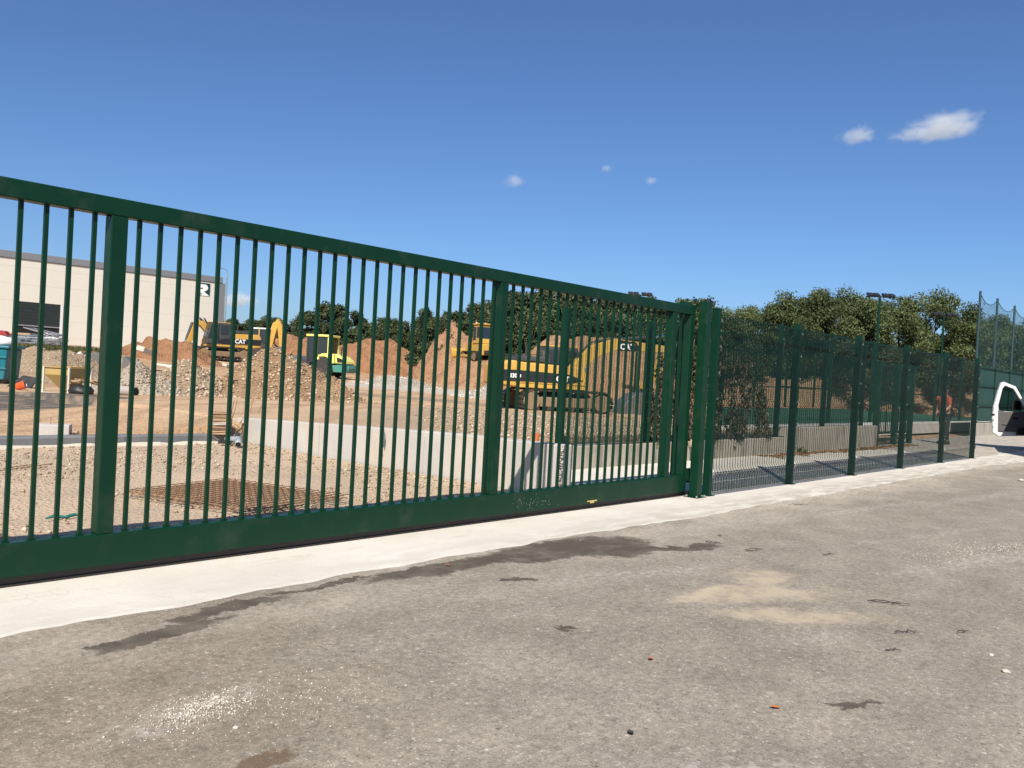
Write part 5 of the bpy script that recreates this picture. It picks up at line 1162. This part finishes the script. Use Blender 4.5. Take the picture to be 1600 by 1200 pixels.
for s_, x in ((.13, .0), (-.13, -.08)): MB().prism([(x - .08, 0), (x + .20, 0), (x + .19, .06), (x + .06, .13), (x - .07, .13)], s_ - .05, s_ + .05).build('boot', 'boot', wk, .02)
MB().lathe([(.02, 1.68), (.095, 1.70), (.105, 1.76), (.085, 1.84), (.02, 1.87)], 14, (.075, 0, 0)).build('hair', 'hair', wk, 0, True)
for s_ in (.13, -.13):
    pass
hand0 = [((.36, .15, 1.0), .03)] + [((.43 + .0 * k, .15 + (k - 1.5) * .018, 1.0 - .01 * abs(k - 1.5)), .009) for k in range(4)] + [((.40, .10, 1.01), .010)]
skinned('hand', hand0, [(0, k) for k in range(1, 6)], 'skin', wk, 1)

# ------------------------------------------------------------------ litter on the road
def leaf_litter_piece(px, py, label, mat='leaf_orange', s=.028, rz=0.):
    q = spot(px, py); mb = MB()
    for j in range(5):
        for i in range(3):
            u_, v_ = j / 4 * 2 - 1, i - 1.; w = (1 - u_ * u_) ** .6 * .42 + .02; mb.v.append((u_ * s, v_ * w * s, .008 + s * (.25 * u_ * u_ + .22 * v_ * v_ * (1 - abs(u_)))))
    mb.f = [(j * 3 + i, j * 3 + i + 1, (j + 1) * 3 + i + 1, (j + 1) * 3 + i) for j in range(4) for i in range(2)]
    o = tag(mb.build('dry_leaf', mat), label, 'leaf', 'leaves on the road'); o.location = (q.x, q.y, 0); o.rotation_euler = (0, .2, rz)
leaf_litter_piece(1016, 1032, 'curled orange leaf on the open asphalt, the one nearer the gate', rz=.3); leaf_litter_piece(1210, 1108, 'curled orange leaf on the asphalt left of the dark oil spot', rz=-.6); leaf_litter_piece(985, 1148, 'dark dry leaf near the lower edge of the road', 'twig', .03, .8)
leaf_litter_piece(1125, 838, 'dark leaf on the asphalt just right of the wet stain', 'twig', .035, 1.2); leaf_litter_piece(700, 885, 'small yellowish leaf at the edge of the pale concrete', 'leaf_orange', .025, 1.9)
for k, (px, py, L, an, lb) in enumerate([(1180, 862, .35, .5, 'forked twig right of the wet stain'), (1390, 945, .5, -.2, 'bundle of bent wire on the asphalt'), (1115, 850, .25, .1, 'twig lying on the small dark stain'), (1415, 990, .3, .3, 'thin curved twig on the right of the road'), (1295, 868, .2, .2, 'short dark twig in the middle of the road'), (1505, 990, .2, .5, 'short twig near the right edge of the road'), (1250, 790, .35, .1, 'dark twig by the edge of the pale concrete'), (1395, 1018, .16, .1, 'tiny twig below the curved twig')]):
    q = spot(px, py); mb = MB(); g_ = random.Random(k); L *= .55
    for b in range(2 if k < 3 else 1):
        pts = [(L * (i / 5 - .5), .03 * b + .05 * L * g_.uniform(-1, 1) + (.06 * L * math.sin(i * 1.1) if k == 3 else 0), .008 + .015 * g_.random()) for i in range(6)]; mb.tube(pts, [.0035, .004, .0035, .003, .0025, .002], 5)
    mb.tube([(.05 * L, 0, .01), (.2 * L, .12 * L, .02), (.3 * L, .2 * L, .012)], [.003, .0025, .0015], 5)
    o = tag(mb.build('twig', 'twig'), lb, 'twig', 'twigs on the road'); o.location = (q.x, q.y, 0); o.rotation_euler = (0, 0, VA + an)
for k, (px, py, r, lb) in enumerate([(1572, 1051, .035, 'pale stone near the right edge of the road'), (1549, 1024, .022, 'small pale stone above the larger one'), (368, 1138, .018, 'white pebble below the spilled gravel'), (340, 1091, .022, 'white pebble at the edge of the spilled gravel'), (1595, 752, .09, 'pale stone lying at the far right road edge')]):
    r *= .6; q = spot(px, py); bm = bmesh.new(); bmesh.ops.create_icosphere(bm, subdivisions=2, radius=r)
    for v in bm.verts: v.co *= 1 + .35 * vn(v.co.x / r + k * 7, v.co.y / r, v.co.z / r); v.co.z *= .6
    me = bpy.data.meshes.new('stone'); bm.to_mesh(me); bm.free(); o = tag(link('stone', me, 'rubble'), lb, 'stone', 'stones on the road'); o.location = (q.x, q.y, r * .35)
def grit(cx, cy, rx, ry, an, n, smin, smax, mat, label):
    pts = []; sz = []
    for _ in range(n):
        a, b = random.gauss(0, .5) * rx, random.gauss(0, .5) * ry; r = random.uniform(smin, smax) * random.uniform(.4, 1)
        pts.append((cx + a * math.cos(an) - b * math.sin(an), cy + a * math.sin(an) + b * math.cos(an), r * .3)); sz.append(r)
    stones('gravel', pts, sz, mat, label=label, cat='gravel')
grit(1.80, 3.22, .26, .13, .1, 900, .003, .010, 'stones_pale', 'spilled white gravel on the asphalt at the lower left')
grit(2.15, 3.05, .6, .3, 0, 500, .002, .008, 'stones_pale', 'sparse white grit right of the spilled gravel')
grit(4, 2.6, 4, 2.2, 0, 2600, .0015, .0045, 'stones_pale', 'loose pale grit over the asphalt road')
grit(9.2, 2.0, 1.3, .3, -.25, 700, .004, .013, 'stones_pale', 'streak of white grit on the right of the road')
grit(14, 4.4, 6, .25, -.02, 900, .004, .012, 'stones_brown', 'dirt crumbs along the edge of the pale concrete')

# ------------------------------------------------------------------ small clouds
def cloud(px, py, w, h, label, Z=1500., tilt=6.):
    q = far(px, py, Z); k = Z / FPX; bm = bmesh.new(); bmesh.ops.create_icosphere(bm, subdivisions=3, radius=1.0); me = bpy.data.meshes.new('cloud'); bm.to_mesh(me); bm.free()
    o = tag(link('cloud', me, 'cloud_volume'), label, 'cloud', 'small clouds'); o.location = q; o.scale = (w * k * .5, w * k * .4, h * k * .5); o.rotation_euler = (0, R(-tilt), VA); return o
cloud(1472, 199, 215, 58, 'largest white cloud at the upper right', tilt=10.); cloud(1340, 213, 92, 44, 'smaller white cloud left of the largest cloud')
cloud(803, 283, 56, 32, 'small wispy cloud above the middle of the gate'); cloud(948, 263, 36, 20, 'tiny faint cloud, the highest of three in the middle'); cloud(1018, 282, 36, 22, 'tiny faint cloud, rightmost of three in the middle')
cloud(372, 470, 110, 40, 'pale cloud low over the wood right of the warehouse', 2600.)
